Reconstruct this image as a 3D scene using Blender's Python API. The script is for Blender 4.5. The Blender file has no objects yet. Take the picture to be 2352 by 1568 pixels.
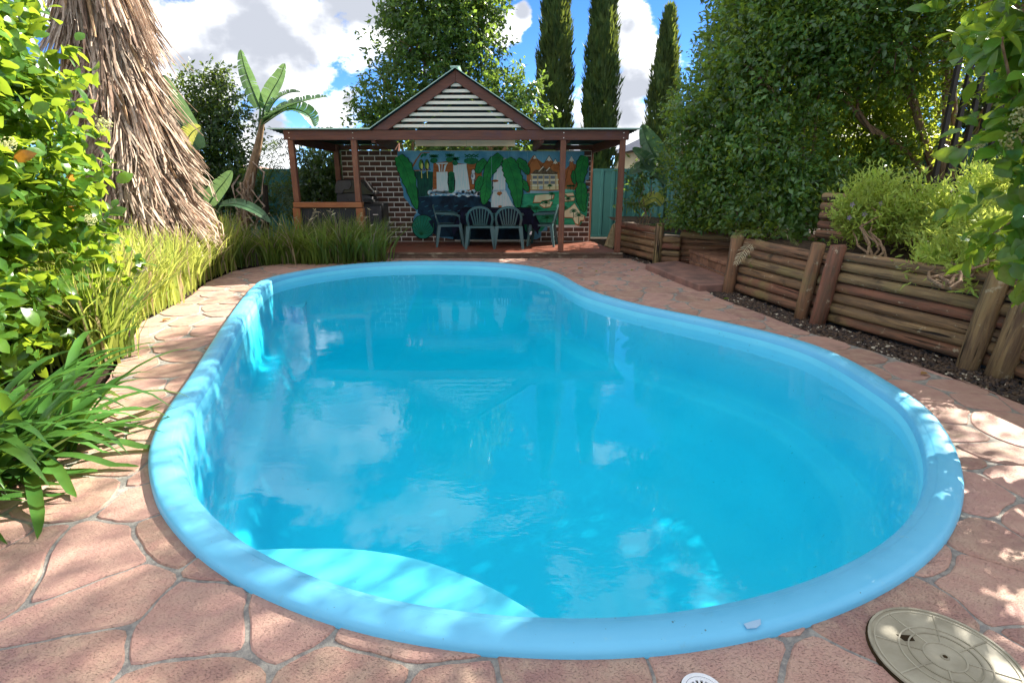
import bpy, bmesh, math, random
import numpy as np
from mathutils import Vector, Matrix, noise as mnoise

S = bpy.context.scene
COL = S.collection
R = math.radians
random.seed(7)
RNG = np.random.default_rng(7)

# ------------------------------------------------------------------ camera
F, HOR, EYE = 1280.0, 400.0, 1.5
PITCH = math.atan((784 - HOR) / F)
cam_d = bpy.data.cameras.new('camera')
cam = bpy.data.objects.new('camera', cam_d)
COL.objects.link(cam)
cam_d.sensor_width = 36
cam_d.lens = 36 * F / 2352
cam_d.clip_start = 0.05
cam_d.clip_end = 2000
cam.location = (0, 0, EYE)
cam.rotation_euler = (math.pi / 2 - PITCH, 0, 0)
S.camera = cam

# ------------------------------------------------------------------ light
SUN_AZ, SUN_EL = R(52), R(36)          # clockwise from +Y
SUN_DIR = Vector((math.sin(SUN_AZ) * math.cos(SUN_EL), math.cos(SUN_AZ) * math.cos(SUN_EL), math.sin(SUN_EL)))
sun_d = bpy.data.lights.new('sun', 'SUN')
sun_d.energy = 2.7
sun_d.angle = R(0.53)
sun_d.color = (1.0, 0.93, 0.80)
sun = bpy.data.objects.new('sun', sun_d)
COL.objects.link(sun)
sun.rotation_euler = (-SUN_DIR).to_track_quat('-Z', 'Y').to_euler()
sun.location = (10, 10, 20)

S.view_settings.view_transform = 'Standard'
S.view_settings.look = 'None'
S.view_settings.gamma = 1
S.view_settings.use_curve_mapping = False
S.view_settings.exposure = 2.75
S.cycles.max_bounces = 8
S.cycles.transparent_max_bounces = 12
S.cycles.sample_clamp_indirect = 4
S.cycles.use_denoising = True


def pix_dir(x, y):
    a, b = (x - 1176) / F, -(y - 784) / F
    return Vector((a, math.cos(PITCH) + b * math.sin(PITCH), -math.sin(PITCH) + b * math.cos(PITCH)))


def G(x, y, z=0.0):
    d = pix_dir(x, y)
    t = (z - EYE) / d.z
    return Vector((d.x * t, d.y * t, z))


def V(x, y, Y):
    d = pix_dir(x, y)
    t = Y / d.y
    return Vector((d.x * t, Y, EYE + d.z * t))


def project(p):
    q = Vector(p) - Vector((0, 0, EYE))
    fw = q.y * math.cos(PITCH) - q.z * math.sin(PITCH)
    up = q.y * math.sin(PITCH) + q.z * math.cos(PITCH)
    if fw < .05:
        return None
    return 1176 + F * q.x / fw, 784 - F * up / fw, fw


# sky ---------------------------------------------------------------
W = bpy.data.worlds.new('World')
S.world = W
W.use_nodes = True
nt = W.node_tree
nt.nodes.clear()


def build_world():
    n, l = nt.nodes, nt.links
    out = n.new('ShaderNodeOutputWorld')
    bg = n.new('ShaderNodeBackground')
    bg.inputs['Strength'].default_value = 0.05
    sky = n.new('ShaderNodeTexSky')
    sky.sky_type = 'NISHITA'
    sky.sun_disc = False
    sky.sun_elevation = SUN_EL
    sky.sun_rotation = SUN_AZ
    sky.air_density = 0.36
    sky.dust_density = 0.0
    sky.ozone_density = 4.0
    tc = n.new('ShaderNodeTexCoord')

    def math_(op, a, b=None, c=None, clamp=False):
        m = n.new('ShaderNodeMath')
        m.operation = op
        m.use_clamp = clamp
        for i, v in enumerate((a, b, c)):
            if v is None:
                continue
            if isinstance(v, (int, float)):
                m.inputs[i].default_value = v
            else:
                l.new(v, m.inputs[i])
        return m.outputs[0]

    nrm = n.new('ShaderNodeVectorMath')
    nrm.operation = 'NORMALIZE'
    l.new(tc.outputs['Generated'], nrm.inputs[0])
    mp = n.new('ShaderNodeMapping')
    mp.inputs['Scale'].default_value = (1, 1, 1.5)
    l.new(nrm.outputs[0], mp.inputs[0])
    nz = n.new('ShaderNodeTexNoise')
    nz.inputs['Scale'].default_value = 9.0
    nz.inputs['Detail'].default_value = 9
    nz.inputs['Roughness'].default_value = 0.60
    l.new(mp.outputs[0], nz.inputs['Vector'])
    nz2 = n.new('ShaderNodeTexNoise')
    nz2.inputs['Scale'].default_value = 2.6
    nz2.inputs['Detail'].default_value = 4
    l.new(mp.outputs[0], nz2.inputs['Vector'])
    # cloud banks at places in the sky: (direction, angular radius)
    banks = [(pix_dir(600, 30), .15), (pix_dir(450, 90), .12), (pix_dir(800, 0), .10), (pix_dir(560, -200), .25), (pix_dir(725, 80), .09), (pix_dir(560, 120), .08), (pix_dir(960, -70), .08),
             (pix_dir(1450, 50), .040), (pix_dir(1405, 100), .026), (pix_dir(1425, 205), .045), (pix_dir(1475, 190), .045), (pix_dir(1395, 150), .03),
             (pix_dir(1440, 275), .055), (pix_dir(800, 235), .035), (pix_dir(775, 280), .04), (pix_dir(1198, 32), .020), (pix_dir(610, 310), .06),
             (pix_dir(1150, 60), .03), (pix_dir(1480, 110), .026), (pix_dir(1330, 340), .05),
             (Vector((.7, .3, .5)), .4), (Vector((-.7, -.4, .4)), .6), (Vector((.6, -.7, .3)), .6), (Vector((.1, -.5, .8)), .5), (Vector((-.2, -.9, .3)), .5), (Vector((-.8, .3, .6)), .5), (Vector((.2, .3, .9)), .6), (Vector((-.4, -.5, .7)), .5), (Vector((.5, -.4, .75)), .5), (Vector((-.3, .2, .9)), .5), (Vector((0, -1, .15)), .5)]  # banks overhead and behind the camera, added for more fill light
    acc = None
    for d, r in banks:
        d = Vector(d).normalized()
        v = n.new('ShaderNodeVectorMath')
        v.operation = 'DISTANCE'
        l.new(nrm.outputs[0], v.inputs[0])
        v.inputs[1].default_value = d
        k = math_('SUBTRACT', 1.0, math_('DIVIDE', v.outputs['Value'], r))
        acc = k if acc is None else math_('MAXIMUM', acc, k)
    acc = math_('MAXIMUM', acc, -.75)
    nz3 = n.new('ShaderNodeTexNoise')
    nz3.inputs['Scale'].default_value = 9.0
    nz3.inputs['Detail'].default_value = 8
    mp3 = n.new('ShaderNodeMapping')
    mp3.inputs['Scale'].default_value = (1, 1, 1.5)
    mp3.inputs['Location'].default_value = (.02, .0, .075)
    l.new(nrm.outputs[0], mp3.inputs[0])
    l.new(mp3.outputs[0], nz3.inputs['Vector'])
    dens = math_('ADD', math_('MULTIPLY', acc, .95), math_('MULTIPLY', math_('SUBTRACT', nz.outputs['Fac'], .47), 3.6))
    rm = n.new('ShaderNodeMapRange')
    rm.interpolation_type = 'SMOOTHSTEP'
    rm.inputs['From Min'].default_value = 0.02
    rm.inputs['From Max'].default_value = 0.42
    l.new(dens, rm.inputs['Value'])
    # thick middles and undersides turn grey, edges stay white
    sh = n.new('ShaderNodeMapRange')
    sh.interpolation_type = 'SMOOTHSTEP'
    sh.inputs['From Min'].default_value = -0.05
    sh.inputs['From Max'].default_value = 0.95
    up = math_('ADD', math_('MULTIPLY', acc, .8), math_('MULTIPLY', math_('SUBTRACT', nz3.outputs['Fac'], .45), 3.4))
    l.new(up, sh.inputs['Value'])
    cm = n.new('ShaderNodeMix')
    cm.data_type = 'RGBA'
    cm.inputs['A'].default_value = (6.2, 6.25, 6.35, 1)
    cm.inputs['B'].default_value = (2.0, 2.12, 2.4, 1)
    l.new(sh.outputs[0], cm.inputs['Factor'])
    hs = n.new('ShaderNodeHueSaturation')
    hs.inputs['Saturation'].default_value = 1.15
    l.new(sky.outputs[0], hs.inputs['Color'])
    mx = n.new('ShaderNodeMix')
    mx.data_type = 'RGBA'
    l.new(rm.outputs[0], mx.inputs['Factor'])
    l.new(hs.outputs[0], mx.inputs['A'])
    l.new(cm.outputs['Result'], mx.inputs['B'])
    l.new(mx.outputs['Result'], bg.inputs['Color'])
    l.new(bg.outputs[0], out.inputs['Surface'])


build_world()

# ------------------------------------------------------------------ materials
MATS = {}


def srgb(r, g, b):
    f = lambda c: (c / 255 / 12.92) if c / 255 <= .04045 else ((c / 255 + .055) / 1.055) ** 2.4
    return (f(r), f(g), f(b))


class NT:
    def __init__(self, name):
        self.m = bpy.data.materials.new(name)
        self.m.use_nodes = True
        self.t = self.m.node_tree
        self.t.nodes.clear()
        self.out = self.n('ShaderNodeOutputMaterial')

    def n(self, t, **kw):
        x = self.t.nodes.new(t)
        for k, v in kw.items():
            setattr(x, k, v)
        return x

    def l(self, a, b):
        self.t.links.new(a, b)

    def coord(self, scale=(1, 1, 1), rnd=True):
        tc = self.n('ShaderNodeTexCoord')
        mp = self.n('ShaderNodeMapping')
        mp.inputs['Scale'].default_value = scale
        self.l(tc.outputs['Object'], mp.inputs['Vector'])
        if rnd:
            oi = self.n('ShaderNodeObjectInfo')
            vm = self.n('ShaderNodeVectorMath', operation='MULTIPLY')
            self.l(oi.outputs['Random'], vm.inputs[0])
            vm.inputs[1].default_value = (37.0, 17.0, 23.0)
            self.l(vm.outputs[0], mp.inputs['Location'])
        return mp.outputs[0]

    def noise(self, vec, scale, detail=5, rough=.55, dist=0.0):
        x = self.n('ShaderNodeTexNoise')
        x.inputs['Scale'].default_value = scale
        x.inputs['Detail'].default_value = detail
        x.inputs['Roughness'].default_value = rough
        x.inputs['Distortion'].default_value = dist
        self.l(vec, x.inputs['Vector'])
        return x.outputs['Fac']

    def ramp(self, fac, lo, hi, a=0.0, b=1.0):
        x = self.n('ShaderNodeMapRange')
        x.interpolation_type = 'SMOOTHSTEP'
        x.inputs['From Min'].default_value = lo
        x.inputs['From Max'].default_value = hi
        x.inputs['To Min'].default_value = a
        x.inputs['To Max'].default_value = b
        self.l(fac, x.inputs['Value'])
        return x.outputs[0]

    def mix(self, fac, a, b, blend='MIX'):
        x = self.n('ShaderNodeMix', data_type='RGBA', blend_type=blend)
        for k, v in (('Factor', fac), ('A', a), ('B', b)):
            if isinstance(v, (int, float)):
                x.inputs[k].default_value = v
            elif isinstance(v, tuple):
                x.inputs[k].default_value = (*v[:3], 1)
            else:
                self.l(v, x.inputs[k])
        return x.outputs['Result']

    def bump(self, h, strength, dist=.01):
        x = self.n('ShaderNodeBump')
        x.inputs['Strength'].default_value = strength
        x.inputs['Distance'].default_value = dist
        self.l(h, x.inputs['Height'])
        return x.outputs[0]

    def principled(self, col, rough=.6, spec=.5, normal=None, metallic=0.0):
        p = self.n('ShaderNodeBsdfPrincipled')
        if isinstance(col, tuple):
            p.inputs['Base Color'].default_value = (*col[:3], 1)
        else:
            self.l(col, p.inputs['Base Color'])
        if isinstance(rough, (int, float)):
            p.inputs['Roughness'].default_value = rough
        else:
            self.l(rough, p.inputs['Roughness'])
        p.inputs['Specular IOR Level'].default_value = spec
        p.inputs['Metallic'].default_value = metallic
        if normal is not None:
            self.l(normal, p.inputs['Normal'])
        return p.outputs[0]

    def done(self, sh):
        self.l(sh, self.out.inputs['Surface'])
        return self.m


def simple(name, c1, c2=None, rough=.6, spec=.5, scale=6, stretch=(1, 1, 1), bump=.15, bscale=40, objvar=.0, metallic=0.0, lo=.35, hi=.65):
    k = NT(name)
    v = k.coord(stretch)
    c2 = c2 or tuple(x * .75 for x in c1)
    col = k.mix(k.ramp(k.noise(v, scale, 6), lo, hi), c1, c2)
    if objvar:
        oi = k.n('ShaderNodeObjectInfo')
        hs = k.n('ShaderNodeHueSaturation')
        mr = k.n('ShaderNodeMapRange')
        mr.inputs['To Min'].default_value = 1 - objvar
        mr.inputs['To Max'].default_value = 1 + objvar
        k.l(oi.outputs['Random'], mr.inputs['Value'])
        k.l(mr.outputs[0], hs.inputs['Value'])
        k.l(col, hs.inputs['Color'])
        col = hs.outputs[0]
    nr = k.bump(k.noise(v, bscale, 4), bump, .01) if bump else None
    return k.done(k.principled(col, rough, spec, nr, metallic))


def leafmat(name, c1, c2, trans=.4, tcol=(.30, .46, .04), rough=.38, spec=.5, dead=None, deadf=.03):
    k = NT(name)
    g = k.n('ShaderNodeNewGeometry')
    oi = k.n('ShaderNodeObjectInfo')
    ad = k.n('ShaderNodeMath', operation='ADD')
    k.l(g.outputs['Random Per Island'], ad.inputs[0])
    k.l(oi.outputs['Random'], ad.inputs[1])
    fr = k.n('ShaderNodeMath', operation='FRACT')
    k.l(ad.outputs[0], fr.inputs[0])
    rnd = fr.outputs[0]
    col = k.mix(rnd, c1, c2)
    tc = k.mix(rnd, tuple(x * .75 for x in tcol), tcol)
    if dead:
        f = k.n('ShaderNodeMath', operation='LESS_THAN')
        m2 = k.n('ShaderNodeMath', operation='FRACT')
        m3 = k.n('ShaderNodeMath', operation='MULTIPLY')
        k.l(rnd, m3.inputs[0])
        m3.inputs[1].default_value = 13.7
        k.l(m3.outputs[0], m2.inputs[0])
        k.l(m2.outputs[0], f.inputs[0])
        f.inputs[1].default_value = deadf
        col = k.mix(f.outputs[0], col, dead)
        tc = k.mix(f.outputs[0], tc, dead)
    v = k.coord((1, 1, 1), False)
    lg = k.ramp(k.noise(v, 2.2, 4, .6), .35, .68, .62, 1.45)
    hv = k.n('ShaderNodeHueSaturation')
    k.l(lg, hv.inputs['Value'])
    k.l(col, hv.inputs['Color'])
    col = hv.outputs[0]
    nr = k.bump(k.noise(v, 60, 2), .08, .005)
    p = k.principled(col, rough, spec, nr)
    t = k.n('ShaderNodeBsdfTranslucent')
    k.l(tc, t.inputs['Color'])
    ms = k.n('ShaderNodeMixShader')
    ms.inputs[0].default_value = trans
    k.l(p, ms.inputs[1])
    k.l(t.outputs[0], ms.inputs[2])
    return k.done(ms.outputs[0])


def stone_mat():
    k = NT('paving stone')
    tc = k.n('ShaderNodeTexCoord')
    v = tc.outputs['Object']
    a = k.mix(k.ramp(k.noise(v, 1.3, 4), .35, .65), (.46, .265, .205), (.36, .20, .18))
    b = k.mix(k.ramp(k.noise(v, 9, 7, .65), .35, .7), a, (.53, .36, .265))
    oi = k.n('ShaderNodeObjectInfo')
    hs = k.n('ShaderNodeHueSaturation')
    mr = k.n('ShaderNodeMapRange')
    mr.inputs['To Min'].default_value = .82
    mr.inputs['To Max'].default_value = 1.18
    k.l(oi.outputs['Random'], mr.inputs['Value'])
    k.l(mr.outputs[0], hs.inputs['Value'])
    b = k.mix(k.ramp(oi.outputs['Random'], .3, 1.0, 0, .6), b, (.40, .235, .20))
    k.l(b, hs.inputs['Color'])
    mp = k.n('ShaderNodeMapping')
    mp.inputs['Scale'].default_value = (1, 2.3, 1)
    mp.inputs['Rotation'].default_value = (0, 0, .6)
    k.l(v, mp.inputs[0])
    pits = k.noise(mp.outputs[0], 105, 3, .7)
    c = k.mix(k.ramp(pits, .665, .76), hs.outputs[0], (.23, .14, .11))
    c = k.mix(k.ramp(k.noise(v, 2.6, 5, .7), .54, .75, 0, .6), c, (.20, .135, .11))
    h = k.n('ShaderNodeMath', operation='SUBTRACT')
    k.l(k.noise(v, 26, 6, .65), h.inputs[0])
    k.l(k.ramp(pits, .56, .70), h.inputs[1])
    return k.done(k.principled(c, .72, .35, k.bump(h.outputs[0], .8, .008)))


def wood_mat(name, c1, c2, c3, stretch, rough=.55, spec=.4):
    k = NT(name)
    v = k.coord(stretch)
    a = k.mix(k.ramp(k.noise(v, 5, 6, .6, .4), .3, .7), c1, c2)
    v2 = k.coord((1, 1, 1))
    b = k.mix(k.ramp(k.noise(v2, 3.2, 5, .6), .5, .72), a, c3)
    return k.done(k.principled(b, rough, spec, k.bump(k.noise(v, 12, 5), .3, .006)))


def log_mat():
    k = NT('weathered log')
    v = k.coord((.5, 6, 6))
    v2 = k.coord((1, 1, 1))
    oi = k.n('ShaderNodeObjectInfo')
    base = k.mix(k.ramp(oi.outputs['Random'], .1, .5), (.34, .23, .11), (.31, .16, .085))
    base = k.mix(k.ramp(oi.outputs['Random'], .55, .95), base, (.27, .10, .068))
    a = k.mix(k.ramp(k.noise(v, 4, 7, .65, .3), .35, .68), base, (.13, .082, .053))
    moss = k.ramp(k.noise(v2, 2.0, 5, .6), .54, .72, 0, .6)
    b = k.mix(moss, a, (.27, .225, .085))
    c = k.mix(k.ramp(k.noise(v2, 9, 6, .7), .60, .68, 0, .8), b, (.50, .42, .28))
    d = k.mix(k.ramp(k.noise(v2, 2.2, 4, .6), .6, .72, 0, .85), c, (.035, .026, .020))
    vc = k.coord((.35, 9, 9))
    crack = k.ramp(k.noise(vc, 3.2, 3, .5), .63, .69)
    d = k.mix(crack, d, (.022, .015, .011))
    hh = k.n('ShaderNodeMath', operation='SUBTRACT')
    k.l(k.noise(v, 10, 6, .75), hh.inputs[0])
    k.l(crack, hh.inputs[1])
    return k.done(k.principled(d, .75, .3, k.bump(hh.outputs[0], .9, .018)))


M = {}
M['stone'] = stone_mat()
M['mortar'] = simple('grey mortar', (.36, .34, .30), (.22, .21, .20), .9, .2, 30, bump=.6, bscale=120)
M['soil'] = simple('garden soil', (.055, .038, .026), (.022, .016, .012), .95, .1, 14, bump=.9, bscale=60)
M['mulch'] = simple('bark mulch', (.10, .066, .044), (.030, .022, .017), .9, .2, 25, bump=.9, bscale=80)
M['shell'] = simple('pale blue fibreglass', (.20, .52, .70), (.185, .49, .66), .30, .5, 1.6, bump=.02, bscale=12)
k_ = NT('pale blue gelcoat')
v_ = k_.n('ShaderNodeTexCoord').outputs['Object']
c_ = k_.mix(k_.ramp(k_.noise(v_, 1.4, 5), .35, .65), (.15, .54, .80), (.13, .50, .76))
c_ = k_.mix(k_.ramp(k_.noise(v_, 16, 6, .7), .60, .78, 0, .55), c_, (.30, .56, .64))
c_ = k_.mix(k_.ramp(k_.noise(v_, 60, 2, .6), .735, .76, 0, .8), c_, (.06, .10, .11))
c_ = k_.mix(k_.ramp(k_.noise(v_, 5, 7, .75), .60, .74, 0, .30), c_, (.16, .28, .27))
M['shell'] = k_.done(k_.principled(c_, k_.ramp(k_.noise(v_, 9, 4), .3, .7, .28, .5), .5, k_.bump(k_.noise(v_, 14, 4), .06, .01)))
k_ = NT('aqua gelcoat')
v_ = k_.n('ShaderNodeTexCoord').outputs['Object']
c_ = k_.mix(k_.ramp(k_.noise(v_, 1.1, 5), .35, .65), (.19, .72, .92), (.16, .67, .88))
c_ = k_.mix(k_.ramp(k_.noise(v_, 30, 3, .6), .70, .735, 0, .6), c_, (.07, .20, .22))
c_ = k_.mix(k_.ramp(k_.noise(v_, 4, 7, .75), .58, .74, 0, .35), c_, (.15, .55, .62))
M['interior'] = k_.done(k_.principled(c_, .45, .5))
M['log'] = log_mat()
M['post'] = wood_mat('stained post timber', (.21, .080, .044), (.14, .052, .032), (.25, .11, .06), (6, 6, .6))
M['beam'] = wood_mat('stained beam timber', (.155, .055, .034), (.095, .036, .026), (.10, .045, .050), (.6, 6, 6))
M['rail'] = wood_mat('sunlit stained rail timber', (.34, .125, .05), (.25, .085, .035), (.30, .12, .05), (.6, 6, 6))  # stained timber, sunshine on it painted in as brighter orange
M['deck'] = wood_mat('red brown decking', (.24, .075, .040), (.16, .052, .032), (.19, .08, .052), (.6, 6, 6), .45)
M['deckedge'] = wood_mat('weathered deck fascia', (.16, .10, .07), (.07, .045, .033), (.32, .27, .20), (.8, 7, 7), .8)
M['slat'] = simple('white painted timber', (.80, .76, .66), (.70, .66, .56), .55, .4, 4, (.5, 6, 6), .1)
M['roof'] = simple('pale green roof sheet', (.42, .60, .52), (.38, .55, .48), .4, .5, 3, bump=0)
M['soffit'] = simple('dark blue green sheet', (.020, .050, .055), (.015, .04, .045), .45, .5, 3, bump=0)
M['tan_panel'] = simple('beige board', (.62, .56, .44), (.55, .5, .4), .6, .3, 3, bump=.05)
M['brick'] = simple('dark brown brick', (.15, .072, .048), (.105, .062, .048), .8, .25, 7, bump=.4, bscale=70, objvar=.25)
M['whitemortar'] = simple('white painted mortar', (.86, .83, .74), (.76, .72, .63), .8, .3, 12, bump=.3)
M['step_brick'] = simple('orange brown step brick', (.29, .15, .09), (.19, .10, .07), .85, .2, 10, bump=.5, bscale=60, objvar=.2)
M['slab'] = simple('red brown concrete', (.31, .17, .135), (.17, .105, .09), .8, .25, 3, bump=.35, bscale=70)
M['black'] = simple('black enamel', (.012, .012, .014), (.018, .018, .02), .3, .5, 8, bump=.03)
M['charcoal'] = simple('charcoal metal', (.040, .040, .046), (.028, .028, .034), .5, .5, 8, bump=.05)
M['panel_dark'] = simple('dark slate sheet', (.028, .032, .045), (.02, .022, .03), .55, .4, 3, bump=.05)
M['chair'] = simple('dark green plastic', (.04, .105, .11), (.035, .09, .095), .38, .5, 4, bump=.02)
M['cloth'] = simple('navy cloth', (.012, .013, .030), (.008, .009, .02), .95, .1, 12, bump=.3, bscale=200)
M['white'] = simple('white plastic', (.82, .83, .84), (.76, .77, .79), .4, .5, 8, bump=.03)
M['steel'] = simple('bright steel', (.7, .68, .66), (.6, .58, .56), .3, .5, 8, bump=0, metallic=1.0)
M['fence'] = simple('teal steel fencing', (.055, .20, .20), (.05, .185, .185), .42, .5, 3, bump=0)
M['barfence'] = simple('dark brown steel bar', (.022, .016, .013), (.018, .014, .011), .5, .5, 3, bump=0)
M['lid'] = simple('beige plastic lid', (.44, .40, .30), (.27, .24, .17), .55, .4, 4, bump=.08, bscale=150)
M['hole'] = simple('dark hollow', (.05, .032, .014), (.03, .02, .01), .9, .1, 8, bump=0)
M['palm'] = None
M['cream'] = simple('cream house wall', (.72, .60, .34), (.68, .56, .31), .8, .3, 3, bump=.1)
M['tile'] = simple('dark roof tile', (.055, .055, .07), (.04, .04, .05), .6, .4, 6, bump=.2)
M['redtile'] = simple('faded pink roof tile', (.42, .26, .20), (.36, .22, .17), .8, .3, 6, bump=.2)
M['bark'] = simple('brown bark', (.30, .20, .125), (.17, .11, .07), .9, .2, 8, (6, 6, 1), .6)
M['barkdark'] = simple('dark bark', (.06, .045, .035), (.03, .024, .02), .9, .2, 8, (6, 6, 1), .6)
M['grasslawn'] = simple('lawn turf', (.10, .16, .03), (.06, .10, .02), .9, .2, 30, bump=.8, bscale=120)

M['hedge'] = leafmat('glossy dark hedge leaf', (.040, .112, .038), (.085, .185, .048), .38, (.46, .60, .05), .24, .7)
M['hedge_lit'] = leafmat('sunlit hedge leaf', (.09, .18, .025), (.15, .24, .035), .48, (.56, .66, .06), .35, .5)  # brighter copy of the hedge leaf, sunlight put into its colour
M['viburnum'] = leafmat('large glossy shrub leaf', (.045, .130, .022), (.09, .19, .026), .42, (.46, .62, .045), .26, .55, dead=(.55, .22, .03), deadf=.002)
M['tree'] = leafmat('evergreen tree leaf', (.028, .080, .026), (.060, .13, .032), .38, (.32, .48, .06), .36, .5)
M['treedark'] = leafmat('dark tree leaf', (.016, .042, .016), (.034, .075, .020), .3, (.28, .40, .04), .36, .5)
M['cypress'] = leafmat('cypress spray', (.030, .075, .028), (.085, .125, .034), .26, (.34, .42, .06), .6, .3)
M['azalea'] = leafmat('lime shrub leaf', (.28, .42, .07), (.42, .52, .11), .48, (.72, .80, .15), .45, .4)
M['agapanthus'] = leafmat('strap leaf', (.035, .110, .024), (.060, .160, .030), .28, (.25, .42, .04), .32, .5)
M['grass'] = leafmat('strappy grass', (.20, .29, .05), (.38, .42, .10), .46, (.70, .74, .16), .5, .3, dead=(.48, .36, .20), deadf=.16)  # sunny copy of the dark grass, sunlight painted into the tone
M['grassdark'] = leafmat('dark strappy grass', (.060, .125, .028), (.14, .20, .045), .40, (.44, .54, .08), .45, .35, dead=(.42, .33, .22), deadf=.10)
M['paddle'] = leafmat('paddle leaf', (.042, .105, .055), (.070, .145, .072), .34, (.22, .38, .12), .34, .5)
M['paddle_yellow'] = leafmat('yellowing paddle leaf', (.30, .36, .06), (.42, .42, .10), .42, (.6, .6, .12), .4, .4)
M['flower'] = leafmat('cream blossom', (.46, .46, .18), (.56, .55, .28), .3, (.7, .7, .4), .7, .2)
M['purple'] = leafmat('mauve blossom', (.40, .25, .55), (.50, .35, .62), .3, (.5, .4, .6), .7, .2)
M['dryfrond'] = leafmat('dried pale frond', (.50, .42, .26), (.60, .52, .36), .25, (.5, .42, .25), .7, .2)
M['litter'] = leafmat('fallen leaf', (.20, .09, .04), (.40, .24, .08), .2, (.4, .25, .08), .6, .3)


def palm_mat():
    k = NT('dead palm frond')
    g = k.n('ShaderNodeNewGeometry')
    oi = k.n('ShaderNodeObjectInfo')
    a = k.mix(g.outputs['Random Per Island'], (.34, .21, .15), (.85, .70, .55))
    b = k.mix(k.ramp(oi.outputs['Random'], .1, .9, 0, .5), a, (.26, .18, .14))
    hv = k.n('ShaderNodeHueSaturation')
    k.l(k.ramp(oi.outputs['Random'], 0, 1, .55, 1.5), hv.inputs['Value'])
    k.l(b, hv.inputs['Color'])
    b = hv.outputs[0]
    v = k.coord((1, 1, .3), False)
    c = k.mix(k.ramp(k.noise(v, 25, 4), .45, .7, 0, .7), b, (.12, .075, .05))
    p = k.principled(c, .8, .15)
    t = k.n('ShaderNodeBsdfTranslucent')
    k.l(c, t.inputs[0])
    ms = k.n('ShaderNodeMixShader')
    ms.inputs[0].default_value = .18
    k.l(p, ms.inputs[1])
    k.l(t.outputs[0], ms.inputs[2])
    return k.done(ms.outputs[0])


M['palm'] = palm_mat()


def water_mat():
    k = NT('pool water')
    g = k.n('ShaderNodeNewGeometry')
    tc = k.n('ShaderNodeTexCoord')
    mp = k.n('ShaderNodeMapping')
    mp.inputs['Scale'].default_value = (1, 1.6, 1)
    k.l(tc.outputs['Object'], mp.inputs[0])
    n1 = k.noise(mp.outputs[0], 5, 3, .5, .3)
    n2 = k.noise(mp.outputs[0], 22, 2, .5, .2)
    area = k.ramp(k.noise(tc.outputs['Object'], .7, 2), .42, .62, .15, 1.0)
    s = k.n('ShaderNodeMath', operation='MULTIPLY_ADD')
    k.l(n2, s.inputs[0])
    s.inputs[1].default_value = .22
    k.l(n1, s.inputs[2])
    s2 = k.n('ShaderNodeMath', operation='MULTIPLY')
    k.l(s.outputs[0], s2.inputs[0])
    k.l(area, s2.inputs[1])
    bp = k.bump(s2.outputs[0], .05, .035)
    fr = k.n('ShaderNodeFresnel')
    ior = k.n('ShaderNodeMapRange')
    ior.inputs['To Min'].default_value = 1.35
    ior.inputs['To Max'].default_value = 1 / 1.35
    k.l(g.outputs['Backfacing'], ior.inputs['Value'])
    k.l(ior.outputs[0], fr.inputs['IOR'])
    k.l(bp, fr.inputs['Normal'])
    gl = k.n('ShaderNodeBsdfGlossy')
    gl.inputs['Roughness'].default_value = .015
    k.l(bp, gl.inputs['Normal'])
    tr = k.n('ShaderNodeBsdfTransparent')
    ms = k.n('ShaderNodeMixShader')
    k.l(fr.outputs[0], ms.inputs[0])
    k.l(tr.outputs[0], ms.inputs[1])
    k.l(gl.outputs[0], ms.inputs[2])
    va = k.n('ShaderNodeVolumeAbsorption')
    va.inputs['Color'].default_value = (.01, .945, .975, 1)
    va.inputs['Density'].default_value = .9
    k.l(va.outputs[0], k.out.inputs['Volume'])
    return k.done(ms.outputs[0])


M['water'] = water_mat()

# ------------------------------------------------------------------ object helpers
WM = {}


def tag(o, label=None, cat=None, group=None, kind=None):
    if label: o['label'] = label
    if cat: o['category'] = cat
    if group: o['group'] = group
    if kind: o['kind'] = kind
    return o


def link(o, parent=None, world=None):
    COL.objects.link(o)
    world = world or Matrix.Identity(4)
    if parent is not None:
        o.parent = parent
        o.matrix_parent_inverse = WM[parent.name].inverted()
    o.matrix_basis = world
    WM[o.name] = world
    return o


def thing(name, label, cat, loc=(0, 0, 0), group=None):
    o = bpy.data.objects.new(name, None)
    o.empty_display_size = .1
    link(o, None, Matrix.Translation(Vector(loc)))
    return tag(o, label, cat, group)


def mesh_obj(name, me, mat, parent=None, world=None):
    o = bpy.data.objects.new(name, me)
    if mat is not None and not me.materials:
        me.materials.append(mat)
    return link(o, parent, world)


def fast_mesh(name, Vt, Fc, smooth=False):
    me = bpy.data.meshes.new(name)
    Vt = np.asarray(Vt, dtype=np.float32)
    Fc = np.asarray(Fc, dtype=np.int32)
    k = Fc.shape[1]
    me.vertices.add(len(Vt))
    me.vertices.foreach_set('co', Vt.ravel())
    me.loops.add(Fc.size)
    me.loops.foreach_set('vertex_index', Fc.ravel())
    me.polygons.add(len(Fc))
    me.polygons.foreach_set('loop_start', np.arange(0, Fc.size, k, dtype=np.int32))
    me.update(calc_edges=True)
    me.validate()
    if smooth:
        me.polygons.foreach_set('use_smooth', np.ones(len(Fc), dtype=bool))
    return me


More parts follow.
